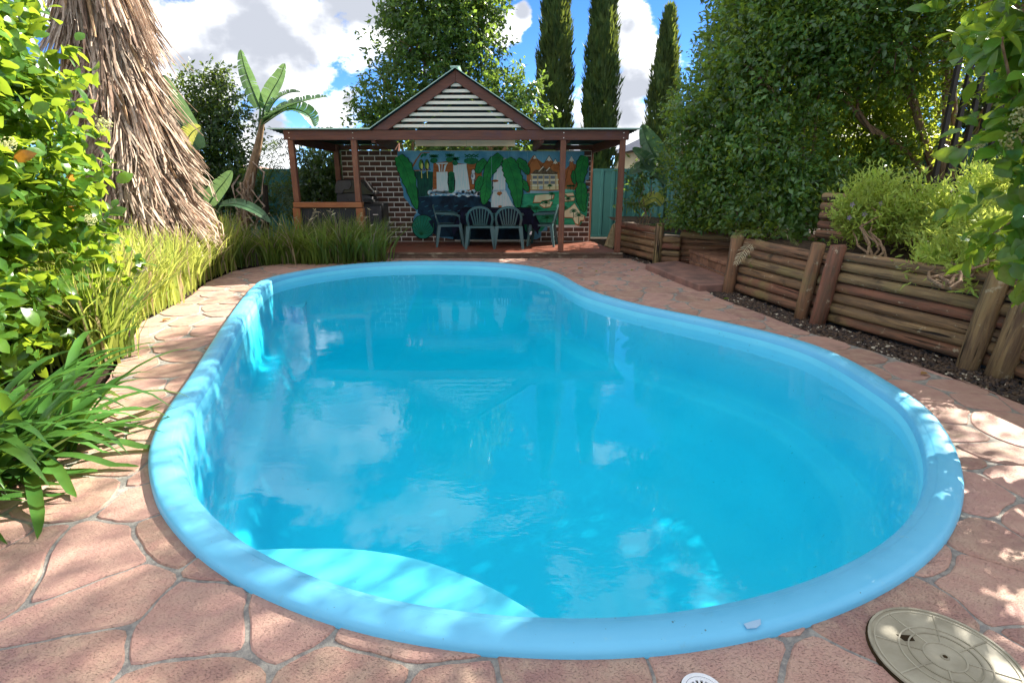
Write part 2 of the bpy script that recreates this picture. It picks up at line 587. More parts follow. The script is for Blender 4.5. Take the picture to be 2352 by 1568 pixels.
class MB:
    def __init__(self):
        self.v, self.f = [], []

    def add(self, vs, fs):
        b = len(self.v)
        self.v += [tuple(x) for x in vs]
        self.f += [tuple(i + b for i in f) for f in fs]
        return self

    def box(self, lo, hi):
        (a, b, c), (d, e, f) = lo, hi
        return self.add([(a, b, c), (d, b, c), (d, e, c), (a, e, c), (a, b, f), (d, b, f), (d, e, f), (a, e, f)],
                        [(0, 3, 2, 1), (4, 5, 6, 7), (0, 1, 5, 4), (1, 2, 6, 5), (2, 3, 7, 6), (3, 0, 4, 7)])

    def bar(self, p, q, w, h, up=(0, 0, 1)):
        p, q = Vector(p), Vector(q)
        d = (q - p).normalized()
        s = d.cross(Vector(up))
        if s.length < 1e-4:
            s = d.cross(Vector((0, 1, 0)))
        s.normalize()
        u = s.cross(d)
        vs = []
        for c in (p, q):
            for a, b in ((-1, -1), (1, -1), (1, 1), (-1, 1)):
                vs.append(c + s * (a * w / 2) + u * (b * h / 2))
        return self.add(vs, [(0, 1, 2, 3), (7, 6, 5, 4), (0, 4, 5, 1), (1, 5, 6, 2), (2, 6, 7, 3), (3, 7, 4, 0)])

    def tube(self, pts, rad, n=8, cap=True):
        pts = [Vector(p) for p in pts]
        if isinstance(rad, (int, float)):
            rad = [rad] * len(pts)
        rings = []
        ref = Vector((0, 0, 1))
        for i, p in enumerate(pts):
            d = (pts[min(i + 1, len(pts) - 1)] - pts[max(i - 1, 0)]).normalized()
            if abs(d.dot(ref)) > .95:
                ref = Vector((1, 0, 0)) if abs(d.x) < .9 else Vector((0, 1, 0))
            s = d.cross(ref).normalized()
            u = s.cross(d)
            rings.append([p + (s * math.cos(2 * math.pi * k / n) + u * math.sin(2 * math.pi * k / n)) * rad[i] for k in range(n)])
        vs = [v for r in rings for v in r]
        fs = []
        for i in range(len(pts) - 1):
            for k in range(n):
                a, b = i * n + k, i * n + (k + 1) % n
                fs.append((a, b, b + n, a + n))
        if cap:
            fs.append(tuple(range(n))[::-1])
            fs.append(tuple(range((len(pts) - 1) * n, len(pts) * n)))
        return self.add(vs, fs)

    def poly(self, pts, thick_vec):
        """flat polygon given thickness"""
        n = len(pts)
        t = Vector(thick_vec)
        vs = [Vector(p) for p in pts] + [Vector(p) + t for p in pts]
        fs = [tuple(range(n)), tuple(range(2 * n - 1, n - 1, -1))]
        for i in range(n):
            j = (i + 1) % n
            fs.append((i, n + i, n + j, j))
        return self.add(vs, fs)

    def mesh(self, name, smooth=False, bevel=0.0, fix=True):
        me = bpy.data.meshes.new(name)
        me.from_pydata(self.v, [], self.f)
        if fix or bevel:
            bm = bmesh.new()
            bm.from_mesh(me)
            if fix:
                bmesh.ops.recalc_face_normals(bm, faces=bm.faces)
            if bevel:
                bmesh.ops.bevel(bm, geom=bm.edges[:], offset=bevel, segments=1, affect='EDGES', clamp_overlap=True)
            bm.to_mesh(me)
            bm.free()
        if smooth:
            me.polygons.foreach_set('use_smooth', np.ones(len(me.polygons), dtype=bool))
        me.update()
        return me

    def obj(self, name, mat, parent=None, smooth=False, bevel=0.0, world=None):
        return mesh_obj(name, self.mesh(name, smooth, bevel), mat, parent, world)


def dup(root, loc, rotz, label=None, group=None):
    r = root.copy()
    COL.objects.link(r)
    r.matrix_basis = Matrix.Translation(Vector(loc)) @ Matrix.Rotation(rotz, 4, 'Z')
    WM[r.name] = r.matrix_basis.copy()
    if label: r['label'] = label
    if group: r['group'] = group
    for ch in list(root.children):
        c = ch.copy()
        COL.objects.link(c)
        c.parent = r
        for g in list(ch.children):
            d = g.copy()
            COL.objects.link(d)
            d.parent = c
    return r


def unit(a):
    return a / np.maximum(np.linalg.norm(a, axis=-1, keepdims=True), 1e-9)


# leaf templates: (width, length, lift) and triangles
T_SMALL = (np.array([(0, 0, 0), (-.24, .42, .07), (.24, .42, .07), (0, 1, -.10), (0, .45, 0)]),
           np.array([(0, 2, 4), (2, 3, 4), (3, 1, 4), (1, 0, 4)]))
T_BIG = (np.array([(0, 0, 0), (-.17, .2, .05), (0, .22, 0), (.17, .2, .05), (-.25, .5, .06), (0, .52, .015), (.25, .5, .06),
                   (-.17, .8, .0), (0, .8, -.03), (.17, .8, .0), (0, 1.05, -.12)]),
         np.array([(0, 2, 1), (0, 3, 2), (1, 2, 5), (1, 5, 4), (2, 3, 6), (2, 6, 5), (4, 5, 8), (4, 8, 7), (5, 6, 9), (5, 9, 8),
                   (7, 8, 10), (8, 9, 10)]))
T_ROUND = (T_BIG[0] * np.array([1.3, 1, 1.15]), T_BIG[1])
T_NARROW = (np.array([(0, 0, 0), (-.14, .4, .05), (.14, .4, .05), (0, 1, -.10), (0, .45, 0)]), T_SMALL[1])
T_SPRAY = (np.array([(0, 0, 0), (-.13, .35, .0), (.13, .35, .0), (.0, 1, .05), (0, .45, .06)]), T_SMALL[1])


def leaf_frames(D, N):
    D = unit(D)
    N = unit(N - (N * D).sum(-1, keepdims=True) * D)
    B = np.cross(D, N)
    return B, D, N


def leaves_mesh(name, P, D, N, L, T):
    B, D, N = leaf_frames(D, N)
    tv, tf = T
    L = np.broadcast_to(np.asarray(L, dtype=float), (len(P),))[:, None, None]
    Vt = P[:, None, :] + L * (tv[None, :, 0:1] * B[:, None, :] + tv[None, :, 1:2] * D[:, None, :] + tv[None, :, 2:3] * N[:, None, :])
    Fc = tf[None] + (np.arange(len(P)) * len(tv))[:, None, None]
    return fast_mesh(name, Vt.reshape(-1, 3), Fc.reshape(-1, 3))


def crown_points(blobs, ncl, per, spread, droop=0.0, shell=.35, rng=RNG, upb=.35, jit=.9):
    """clusters of leaves through the outer part of a set of ellipsoids"""
    bl = np.array([b[:6] for b in blobs], dtype=float)
    wt = np.array([(b[6] if len(b) > 6 else 1.0) for b in blobs]) * (bl[:, 3] * bl[:, 4] * bl[:, 5]) ** (2 / 3)
    ix = rng.choice(len(bl), ncl, p=wt / wt.sum())
    d = unit(rng.normal(size=(ncl, 3)))
    r = rng.random(ncl) ** shell * (1 + rng.normal(size=ncl) * .10)
    c = bl[ix, :3] + d * bl[ix, 3:6] * r[:, None]
    od = unit(d * .8 + np.array([0, 0, upb]) + rng.normal(size=(ncl, 3)) * .45)
    P = np.repeat(c, per, 0)
    A = np.repeat(od, per, 0)
    t = rng.random((len(P), 1))
    P = P + A * (t - .4) * spread * 2.9 + rng.normal(size=P.shape) * spread * .27
    D = unit(A * .55 + rng.normal(size=P.shape) * jit * .6 + np.array([0, 0, -droop]))
    N = unit(np.array([0, 0, .8]) + np.repeat(d, per, 0) * .55 + rng.normal(size=P.shape) * .55)
    return P, D, N, c, od


def leaf_parts(P, D, N, L, count, xmax=2352, ymax=1568):
    """indices of the leaves that show largest: in frame, closest first"""
    q = P - np.array([0, 0, EYE])
    fw = q[:, 1] * math.cos(PITCH) - q[:, 2] * math.sin(PITCH)
    up = q[:, 1] * math.sin(PITCH) + q[:, 2] * math.cos(PITCH)
    fw = np.maximum(fw, .01)
    x = 1176 + F * q[:, 0] / fw
    y = 784 - F * up / fw
    ok = (x > 5) & (x < xmax) & (y > 5) & (y < ymax)
    d = np.where(ok, fw / L, 1e9)
    return np.argsort(d)[:count]


def leaf_objects(name, P, D, N, L, T, mat, parent):
    B, D, N = leaf_frames(D, N)
    me = fast_mesh(name, T[0], T[1])
    me.materials.append(mat)
    for i in range(len(P)):
        m = Matrix(((B[i, 0], D[i, 0], N[i, 0], 0), (B[i, 1], D[i, 1], N[i, 1], 0), (B[i, 2], D[i, 2], N[i, 2], 0), (0, 0, 0, 1)))
        w = Matrix.Translation(Vector(P[i])) @ m @ Matrix.Scale(float(L[i]), 4)
        mesh_obj(name, me, mat, parent, w)


def stems(mb, base, targets, r0, r1, rng=random, wob=.08, n=6):
    for t in targets:
        b = Vector(base)
        t = Vector(t)
        k = 5
        pts, rad = [], []
        for i in range(k + 1):
            f = i / k
            p = b.lerp(t, f)
            p.z = b.z + (t.z - b.z) * (f ** .85)
            if 0 < i < k:
                p += Vector((rng.uniform(-wob, wob), rng.uniform(-wob, wob), 0))
            pts.append(p)
            rad.append(r0 + (r1 - r0) * f)
        mb.tube(pts, rad, n)


def strap_mesh(mb, pts, w, fold=.25, tipn=.55):
    """long leaf along pts, three vertices across, narrowing to the tip"""
    pts = [Vector(p) for p in pts]
    n = len(pts)
    vs, fs = [], []
    for i, p in enumerate(pts):
        d = (pts[min(i + 1, n - 1)] - pts[max(i - 1, 0)]).normalized()
        s = d.cross(Vector((0, 0, 1)))
        if s.length < .05:
            s = Vector((1, 0, 0))
        s.normalize()
        u = s.cross(d)
        f = i / (n - 1)
        ww = w * (min(1, .55 + f * 1.5)) * (1 if f < tipn else max(.02, 1 - ((f - tipn) / (1 - tipn)) ** 1.6))
        vs += [p - s * ww / 2 + u * ww * fold * .5, p, p + s * ww / 2 + u * ww * fold * .5]
    for i in range(n - 1):
        a = i * 3
        fs += [(a, a + 1, a + 4, a + 3), (a + 1, a + 2, a + 5, a + 4)]
    mb.add(vs, fs)
    return mb

# ------------------------------------------------------------------ pool outline (outer edge of the coping, metres on the ground)
POOL_PX = [(346, 1102), (358, 1158), (406, 1221), (465, 1283), (569, 1347), (742, 1419), (891, 1459), (1039, 1483), (1164, 1497),
           (1366, 1503), (1568, 1489), (1770, 1451), (1922, 1403), (2048, 1343), (2149, 1270), (2202, 1191), (2216, 1121), (2204, 1055),
           (2169, 984), (2119, 929), (2030, 874), (1970, 838), (1882, 798), (1794, 772), (1689, 747), (1569, 722), (1489, 706), (1425, 690),
           (1362, 671), (1323, 652), (1299, 637), (1268, 624), (1225, 614), (1159, 606), (1081, 602), (964, 601), (847, 605), (740, 616),
           (652, 631), (606, 643), (583, 657), (556, 687), (508, 754), (437, 866), (386, 937), (352, 1000), (338, 1050)]


def closed_spline(pts, n):
    pts = np.array([(p[0], p[1]) for p in pts])
    m = len(pts)
    out = []
    for i in range(m):
        p0, p1, p2, p3 = pts[i - 1], pts[i], pts[(i + 1) % m], pts[(i + 2) % m]
        for t in np.linspace(0, 1, 24, endpoint=False):
            out.append(.5 * ((2 * p1) + (p2 - p0) * t + (2 * p0 - 5 * p1 + 4 * p2 - p3) * t * t + (3 * p1 - p0 - 3 * p2 + p3) * t ** 3))
    out = np.array(out)
    seg = np.linalg.norm(np.roll(out, -1, 0) - out, axis=1)
    s = np.concatenate([[0], np.cumsum(seg)])
    tt = np.linspace(0, s[-1], n, endpoint=False)
    o2 = np.vstack([out, out[:1]])
    return np.stack([np.interp(tt, s, o2[:, 0]), np.interp(tt, s, o2[:, 1])], 1)


def smooth_loop(p, it):
    for _ in range(it):
        p = .5 * p + .25 * (np.roll(p, 1, 0) + np.roll(p, -1, 0))
    return p


NP = 260
POOL = closed_spline([G(x, y, .02) for x, y in POOL_PX], NP)
POOL = smooth_loop(POOL, 6)
area2 = np.sum(POOL[:, 0] * np.roll(POOL[:, 1], -1) - POOL[:, 1] * np.roll(POOL[:, 0], -1))
if area2 < 0:
    POOL = POOL[::-1].copy()


def inset(d, sm=0):
    t = unit(np.roll(POOL, -2, 0) - np.roll(POOL, 2, 0))
    nrm = np.stack([-t[:, 1], t[:, 0]], 1)
    q = POOL + nrm * d
    return smooth_loop(q, sm) if sm else q


def inside(poly, pts):
    """even-odd test, vectorised over pts"""
    x, y = pts[:, 0][:, None], pts[:, 1][:, None]
    x1, y1 = poly[:, 0][None], poly[:, 1][None]
    x2, y2 = np.roll(poly[:, 0], -1)[None], np.roll(poly[:, 1], -1)[None]
    c = ((y1 > y) != (y2 > y)) & (x < (x2 - x1) * (y - y1) / (y2 - y1 + 1e-12) + x1)
    return c.sum(1) % 2 == 1


def nearest_on(poly, pts):
    a = poly[None]
    b = np.roll(poly, -1, 0)[None]
    ab = b - a
    t = np.clip(((pts[:, None] - a) * ab).sum(-1) / ((ab ** 2).sum(-1) + 1e-12), 0, 1)
    q = a + ab * t[..., None]
    d = ((q - pts[:, None]) ** 2).sum(-1)
    i = d.argmin(1)
    return q[np.arange(len(pts)), i]


def sheet_with_holes(name, loops, z, mat, kind='structure', zf=None):
    bm = bmesh.new()
    ed = []
    for lp in loops:
        vs = [bm.verts.new((p[0], p[1], z)) for p in lp]
        ed += [bm.edges.new((vs[i], vs[(i + 1) % len(vs)])) for i in range(len(vs))]
    bmesh.ops.triangle_fill(bm, edges=ed, use_beauty=True)
    bmesh.ops.recalc_face_normals(bm, faces=bm.faces)
    for f in bm.faces:
        if f.normal.z < 0:
            f.normal_flip()
    me = bpy.data.meshes.new(name)
    bm.to_mesh(me)
    bm.free()
    o = mesh_obj(name, me, mat)
    return tag(o, kind=kind)


WATER_Z = -.075
# coping and shell: one swept section --------------------------------
PROF = [(-.004, -.05, 0), (-.004, .012, 0), (.000, .026, 0), (.010, .036, 0), (.03, .041, 0), (.104, .0425, 0), (.110, .038, 0), (.116, .034, 0), (.138, .031, 0), (.150, .018, 0),
        (.158, -.02, 0), (.165, -.07, 0), (.19, -.55, 1), (.21, -.65, 2), (.24, -.675, 3), (.36, -.69, 6), (.41, -.705, 8), (.44, -.74, 10),
        (.52, -.92, 14), (.66, -1.02, 24), (.95, -1.10, 40)]
vs, fs = [], []
for d, z, sm in PROF:
    for p in inset(d, sm):
        vs.append((p[0], p[1], z))
K = len(PROF)
for i in range(K - 1):
    for j in range(NP):
        a, b = i * NP + j, i * NP + (j + 1) % NP
        fs.append((a, b, b + NP, a + NP))
bm = bmesh.new()
bv = [bm.verts.new(v) for v in vs]
for f in fs:
    bm.faces.new([bv[i] for i in f])
last = bv[(K - 1) * NP:]
bm.verts.ensure_lookup_table()
ed = [bm.edges.get((last[i], last[(i + 1) % NP])) for i in range(NP)]
bmesh.ops.triangle_fill(bm, edges=ed, use_beauty=True)
bmesh.ops.recalc_face_normals(bm, faces=bm.faces)
me = bpy.data.meshes.new('pool_shell')
bm.to_mesh(me)
bm.free()
me.polygons.foreach_set('use_smooth', np.ones(len(me.polygons), dtype=bool))
shell = mesh_obj('pool_shell', me, M['shell'])
me.materials.append(M['interior'])
for f in me.polygons:
    if f.center.z < -.03:
        f.material_index = 1
tag(shell, kind='structure')


def step_block(px, z, name):
    """a moulded step: px runs along its free edge from wall to wall"""
    e = [G(x, y, z) for x, y in px]
    w = inset(.135)
    i0 = ((w - np.array(e[0][:2])) ** 2).sum(1).argmin()
    i1 = ((w - np.array(e[-1][:2])) ** 2).sum(1).argmin()
    back = []
    n = (i0 - i1) % NP
    m = (i1 - i0) % NP
    if n <= m:
        back = [w[(i1 + k) % NP] for k in range(n + 1)]
    else:
        back = [w[(i1 - k) % NP] for k in range(m + 1)]
    lp = [(p.x, p.y) for p in e] + [(p[0], p[1]) for p in back]
    mb = MB()
    mb.poly([(x, y, z) for x, y in lp], (0, 0, -1.3 - z))
    o = mb.obj(name, M['interior'], shell)
    return o


def dense(px, n=7):
    p = np.array(px, dtype=float)
    out = []
    for i in range(len(p) - 1):
        p0, p1, p2, p3 = p[max(i - 1, 0)], p[i], p[i + 1], p[min(i + 2, len(p) - 1)]
        for t in np.linspace(0, 1, n, endpoint=False):
            out.append(tuple(.5 * ((2 * p1) + (p2 - p0) * t + (2 * p0 - 5 * p1 + 4 * p2 - p3) * t * t + (3 * p1 - p0 - 3 * p2 + p3) * t ** 3)))
    out.append(tuple(p[-1]))
    return out


step_block(dense([(585, 1262), (690, 1259), (830, 1262), (980, 1290), (1130, 1350), (1255, 1425)]), -.30, 'entry_step')
step_block(dense([(880, 634), (860, 648), (790, 657), (735, 664), (708, 684), (694, 706), (655, 700)]), -.43, 'corner_seat')

# water body -----------------------------------------------------------
wl = inset(.163)
bm = bmesh.new()
lo, hi = [], []
for p in wl:
    hi.append(bm.verts.new((p[0], p[1], WATER_Z)))
    lo.append(bm.verts.new((p[0], p[1], -1.9)))
for j in range(NP):
    k = (j + 1) % NP
    bm.faces.new((hi[j], lo[j], lo[k], hi[k]))
bmesh.ops.triangle_fill(bm, edges=[bm.edges.get((hi[j], hi[(j + 1) % NP])) for j in range(NP)], use_beauty=True)
bmesh.ops.triangle_fill(bm, edges=[bm.edges.get((lo[j], lo[(j + 1) % NP])) for j in range(NP)], use_beauty=True)
bmesh.ops.recalc_face_normals(bm, faces=bm.faces)
me = bpy.data.meshes.new('pool_water')
bm.to_mesh(me)
bm.free()
tag(mesh_obj('pool_water', me, M['water']), kind='structure')

# ------------------------------------------------------------------ paving
PAVE = np.array([(-9, -3), (-9, 2.0), (-3.0, 2.25), (-2.75, 3.2), (-3.13, 4.09), (-3.93, 5.72), (-4.12, 6.95), (-4.42, 7.95), (-4.52, 8.93),
                 (-4.2, 9.62), (-3.2, 10.2), (-2.8, 10.38), (2.04, 10.38), (2.2, 10.3), (2.34, 9.72), (2.60, 7.72), (2.62, 6.9), (2.81, 6.09), (2.93, 5.36),
                 (3.21, 4.72), (3.42, 3.98), (3.50, 3.40), (3.52, 2.5), (3.55, -3)])
pool_mid = inset(.05)
HOLE = inset(.10)
PAVEC = []
for i in range(len(PAVE)):
    a, b = PAVE[i], PAVE[(i + 1) % len(PAVE)]
    for t in np.linspace(0, 1, 6, endpoint=False):
        PAVEC.append(a + (b - a) * t)
PAVEC = np.array(PAVEC)
paving = sheet_with_holes('paving', [PAVEC, HOLE], -.008, M['mortar'])
big = [(-300, -300), (300, -300), (300, 500), (-300, 500)]
sheet_with_holes('ground', [big, HOLE], -.05, M['soil'])


def clip(poly, n, c):
    """keep the part of poly with n.p <= c"""
    out = []
    m = len(poly)
    for i in range(m):
        p, q = poly[i], poly[(i + 1) % m]
        dp, dq = n[0] * p[0] + n[1] * p[1] - c, n[0] * q[0] + n[1] * q[1] - c
        if dp <= 0:
            out.append(p)
        if (dp < 0 < dq) or (dq < 0 < dp):
            t = dp / (dp - dq)
            out.append((p[0] + (q[0] - p[0]) * t, p[1] + (q[1] - p[1]) * t))
    return out


def paving_stones():
    rng = random.Random(31)
    s = .42
    seeds = []
    ny = int(11 / (s * .87))
    for j in range(ny):
        for i in range(int(9.4 / s)):
            x = -5.4 + (i + .5 * (j % 2)) * s + rng.uniform(-.36, .36) * s
            y = .2 + j * s * .87 + rng.uniform(-.36, .36) * s
            seeds.append((x, y))
    A = np.array(seeds)
    inpool = inside(inset(.5), A)
    outb = ~inside(PAVE, A)
    near = nearest_on(PAVEC, A)
    far = np.hypot(*(near - A).T)
    cells = []
    for i, (x, y) in enumerate(seeds):
        if inpool[i] or (outb[i] and far[i] > .3):
            continue
        d = A - A[i]
        r = np.hypot(d[:, 0], d[:, 1])
        nb = np.argsort(r)[1:22]
        g = rng.uniform(.005, .010)
        poly = [(x - .6, y - .6), (x + .6, y - .6), (x + .6, y + .6), (x - .6, y + .6)]
        for k in nb:
            n = d[k] / r[k]
            poly = clip(poly, n, n[0] * x + n[1] * y + r[k] / 2 - g)
            if len(poly) < 3:
                break
        if len(poly) < 3:
            continue
        dist = math.hypot(x, y)
        st = .035 if dist < 3 else .06 if dist < 5 else .10
        pts = []
        m = len(poly)
        for q in range(m):
            a, b = np.array(poly[q]), np.array(poly[(q + 1) % m])
            L = np.linalg.norm(b - a)
            c = max(1, int(L / st))
            for t in range(c):
                pts.append(a + (b - a) * t / c)
        p = np.array(pts)
        for _ in range(1):       # soften the corners
            p = .5 * p + .25 * (np.roll(p, 1, 0) + np.roll(p, -1, 0))
        for q in range(len(p)):
            v = Vector((p[q][0], p[q][1], 0))
            a = mnoise.noise(v * 2.6) * .055 + mnoise.noise(v * 9) * .012 + mnoise.noise(v * 38 + Vector((i, 0, 0))) * .0035
            b = mnoise.noise(v * 2.6 + Vector((50, 9, 4))) * .055 + mnoise.noise(v * 9 + Vector((7, 70, 4))) * .012 + mnoise.noise(v * 38 + Vector((i, 30, 0))) * .0035
            p[q] += (a, b)
        io = ~inside(PAVE, p)
        if io.any():
            p[io] = nearest_on(PAVEC, p[io])
        ii = inside(pool_mid, p)
        if ii.all():
            continue
        if ii.any():
            p[ii] = nearest_on(pool_mid, p[ii])
        # drop repeated points
        keep = [0]
        for q in range(1, len(p)):
            if np.linalg.norm(p[q] - p[keep[-1]]) > .006:
                keep.append(q)
        p = p[keep]
        if len(p) < 4:
            continue
        ar = abs(np.sum(p[:, 0] * np.roll(p[:, 1], -1) - p[:, 1] * np.roll(p[:, 0], -1))) / 2
        if ar < .006:
            continue
        cells.append((math.hypot(p[:, 0].mean(), p[:, 1].mean()), p, rng.uniform(-.002, .002)))
    cells.sort(key=lambda c: c[0])

    def build(mb, p, dz):
        c = p.mean(0)
        n = len(p)
        t = unit(np.roll(p, -1, 0) - np.roll(p, 1, 0))
        nr = np.stack([-t[:, 1], t[:, 0]], 1)
        inn = p + nr * .006
        vs = [(q[0], q[1], dz) for q in inn] + [(q[0], q[1], dz - .006) for q in p] + [(q[0], q[1], -.03) for q in p]
        fs = [tuple(range(n))]
        for i in range(n):
            j = (i + 1) % n
            fs.append((n + i, n + j, j, i))
            fs.append((2 * n + i, 2 * n + j, n + j, n + i))
        mb.add(vs, fs)

    rest = MB()
    for k, (d, p, dz) in enumerate(cells):
        if k < 300:
            mb = MB()
            build(mb, p, dz)
            mesh_obj('paving_stone', mb.mesh('paving_stone', fix=False), M['stone'], paving)
        else:
            build(rest, p, dz)
    if rest.v:
        o = mesh_obj('paving_stones_beyond', rest.mesh('paving_stones_beyond', fix=False), M['stone'], paving)
        o['kind'] = 'stuff'


paving_stones()


# ------------------------------------------------------------------ raised garden on the right
def bed_height(x, y):
    """garden surface to the right of the log walls"""
    pass


def grid_patch(name, poly, zf, mat, step=.25, kind='structure'):
    poly = np.array(poly, dtype=float)
    x0, y0 = poly.min(0)
    x1, y1 = poly.max(0)
    xs = np.arange(x0, x1 + step, step)
    ys = np.arange(y0, y1 + step, step)
    vs, fs, ix = [], [], {}
    P = np.array([(x, y) for y in ys for x in xs])
    ok = inside(poly, P)
    q = P.copy()
    near = nearest_on(poly, P)
    dn = np.hypot(*(near - P).T)
    use = ok | (dn < step * .75)
    q[~ok] = near[~ok]
    nx = len(xs)
    for i in range(len(P)):
        if use[i]:
            ix[i] = len(vs)
            vs.append((q[i][0], q[i][1], zf(q[i][0], q[i][1]) + mnoise.noise(Vector((q[i][0] * 3, q[i][1] * 3, 0))) * .04))
    for j in range(len(ys) - 1):
        for i in range(nx - 1):
            k = [j * nx + i, j * nx + i + 1, (j + 1) * nx + i + 1, (j + 1) * nx + i]
            if all(a in ix for a in k):
                fs.append([ix[a] for a in k])
    me = bpy.data.meshes.new(name)
    me.from_pydata(vs, [], fs)
    me.polygons.foreach_set('use_smooth', np.ones(len(fs), dtype=bool))
    o = mesh_obj(name, me, mat)
    return tag(o, kind=kind)


def log(p, q, r, parent, name='log', seed=0, n=12):
    """a round log from p to q: mesh along its own x axis"""
    p, q = Vector(p), Vector(q)
    L = (q - p).length
    rg = random.Random(seed)
    k = max(3, int(L / .35))
    mb = MB()
    pts, rad = [], []
    pts.append(Vector((0, 0, 0))); rad.append(r * .86)
    for i in range(k + 1):
        pts.append(Vector((.012 + (L - .024) * i / k, rg.uniform(-1, 1) * r * .035, rg.uniform(-1, 1) * r * .035)))
        rad.append(r * rg.uniform(.96, 1.04))
    pts.append(Vector((L, 0, 0))); rad.append(r * .86)
    mb.tube(pts, rad, n)
    me = mb.mesh(name, smooth=False)
    me.polygons.foreach_set('use_smooth', np.array([len(f.vertices) == 4 for f in me.polygons], dtype=bool))
    d = (q - p).normalized()
    rot = Vector((1, 0, 0)).rotation_difference(d).to_matrix().to_4x4()
    rot = rot @ Matrix.Rotation(rg.uniform(0, 6.28), 4, 'X')
    return mesh_obj(name, me, M['log'], parent, Matrix.Translation(p) @ rot)


def log_panel(root, a, b, z0, z1, r, lean=.0, seed=0):
    a, b = Vector((a[0], a[1], 0)), Vector((b[0], b[1], 0))
    n = max(1, int(round((z1 - z0) / (2 * r * .94))))
    d = (b - a).normalized()
    out = Vector((d.y, -d.x, 0))
    if out.x < 0:
        out = -out
    rg = random.Random(seed)
    for i in range(n):
        z = z0 + r + i * (z1 - z0 - 2 * r) / max(1, n - 1)
        o = out * (lean * z + rg.uniform(-.006, .006))
        log(a + o + Vector((0, 0, z)), b + o + Vector((0, 0, z + rg.uniform(-.008, .008))), r * rg.uniform(.93, 1.03), root, seed=seed * 50 + i)


def post(root, x, y, h, r, lean=(.0, .0), seed=0):
    log((x, y, -.04), (x + lean[0] * h, y + lean[1] * h, h), r, root, 'post', seed + 900)


mw = thing('log_retaining_wall', 'long treated log retaining wall beside the pool paving, with paired leaning posts', 'retaining wall', (3.2, 5.7, 0))
W0, W1, W2, W3 = (3.02, 7.30), (3.33, 5.83), (3.86, 4.20), (4.05, 1.2)
log_panel(mw, (3.00, 7.42), (3.34, 5.80), 0, .70, .058, .05, 1)
log_panel(mw, (3.34, 5.76), (3.90, 4.14), 0, .755, .054, .05, 2)
log_panel(mw, (3.91, 4.10), (4.10, 1.0), 0, .72, .060, .05, 3)
post(mw, 2.90, 7.36, .735, .080, (.06, .0), 1)
post(mw, 3.17, 5.95, .80, .070, (.10, .0), 2)
post(mw, 3.24, 5.72, .81, .080, (.11, .0), 3)
post(mw, 3.73, 4.32, .77, .080, (.12, .0), 4)
post(mw, 3.82, 4.12, .77, .090, (.13, .0), 5)

pw = thing('log_retaining_wall', 'short log planter wall next to the gazebo deck, with reddish logs', 'retaining wall', (2.5, 10.5, 0))
log_panel(pw, (2.12, 11.35), (2.60, 9.98), 0, .60, .062, .02, 11)
log_panel(pw, (2.60, 9.92), (2.92, 9.72), 0, .46, .058, .02, 12)
post(pw, 2.57, 9.88, .68, .075, (.02, .03), 13)

bw = thing('log_retaining_wall', 'dark shaded log wall behind the brick garden steps', 'retaining wall', (3.4, 9.4, 0))
log_panel(bw, (2.95, 9.85), (4.10, 9.05), 0, .66, .062, .02, 21)
log_panel(bw, (4.12, 9.0), (4.05, 7.6), .1, .72, .062, .02, 22)

uw = thing('log_retaining_wall', 'upper tier log wall half hidden behind the lime green shrub', 'retaining wall', (4.4, 6.9, .7))
a0, a1 = V(1872, 540, 7.2), V(2110, 560, 6.2)
log_panel(uw, (a0.x, a0.y), (a1.x + .1, a1.y - .1), .72, 1.28, .055, .05, 31)
log_panel(uw, (a1.x + .1, a1.y - .15), (5.5, 3.0), .72, 1.15, .055, .05, 32)

tag(grid_patch('garden_bed', [(3.08, 7.6), (3.40, 5.85), (3.96, 4.1), (4.16, .8), (9, .8), (9, 7), (4.4, 7.8), (4.05, 7.8)],
               lambda x, y: .64 + max(0, min(.5, (x - 4.2) * .24)), M['mulch']), kind='structure')
tag(grid_patch('upper_garden', [(4.45, 7.2), (5.35, 5.7), (5.6, 2.8), (14, 1.5), (14, 16), (4.2, 16), (4.25, 9.2), (4.2, 7.7)],
               lambda x, y: 1.22 + max(0, min(.16, (x - 5.2) * .14)), M['mulch'], .4), kind='structure')
tag(grid_patch('planter_bed', [(2.2, 11.4), (2.68, 10.0), (3.0, 9.9), (4.2, 9.15), (4.3, 13.8), (2.3, 13.8)],
               lambda x, y: .52, M['mulch']), kind='structure')
tag(grid_patch('lawn', [(5.6, 7.5), (6.0, 4.3), (12, 4), (12, 9)], lambda x, y: 1.41, M['grasslawn'], .4), kind='structure')

# steps --------------------------------------------------------------
sl = [G(1483, 606, .09), G(1553, 598, .09), G(1668, 628, .09), G(1668, 655, .07), G(1606, 654, .09)]
mb = MB()
mb.poly([(p.x, p.y, .09) for p in sl], (0, 0, -.12))
o = mb.obj('concrete_slab', M['slab'], bevel=.012)
tag(o, 'thin reddish concrete slab lying at the foot of the garden steps', 'slab')


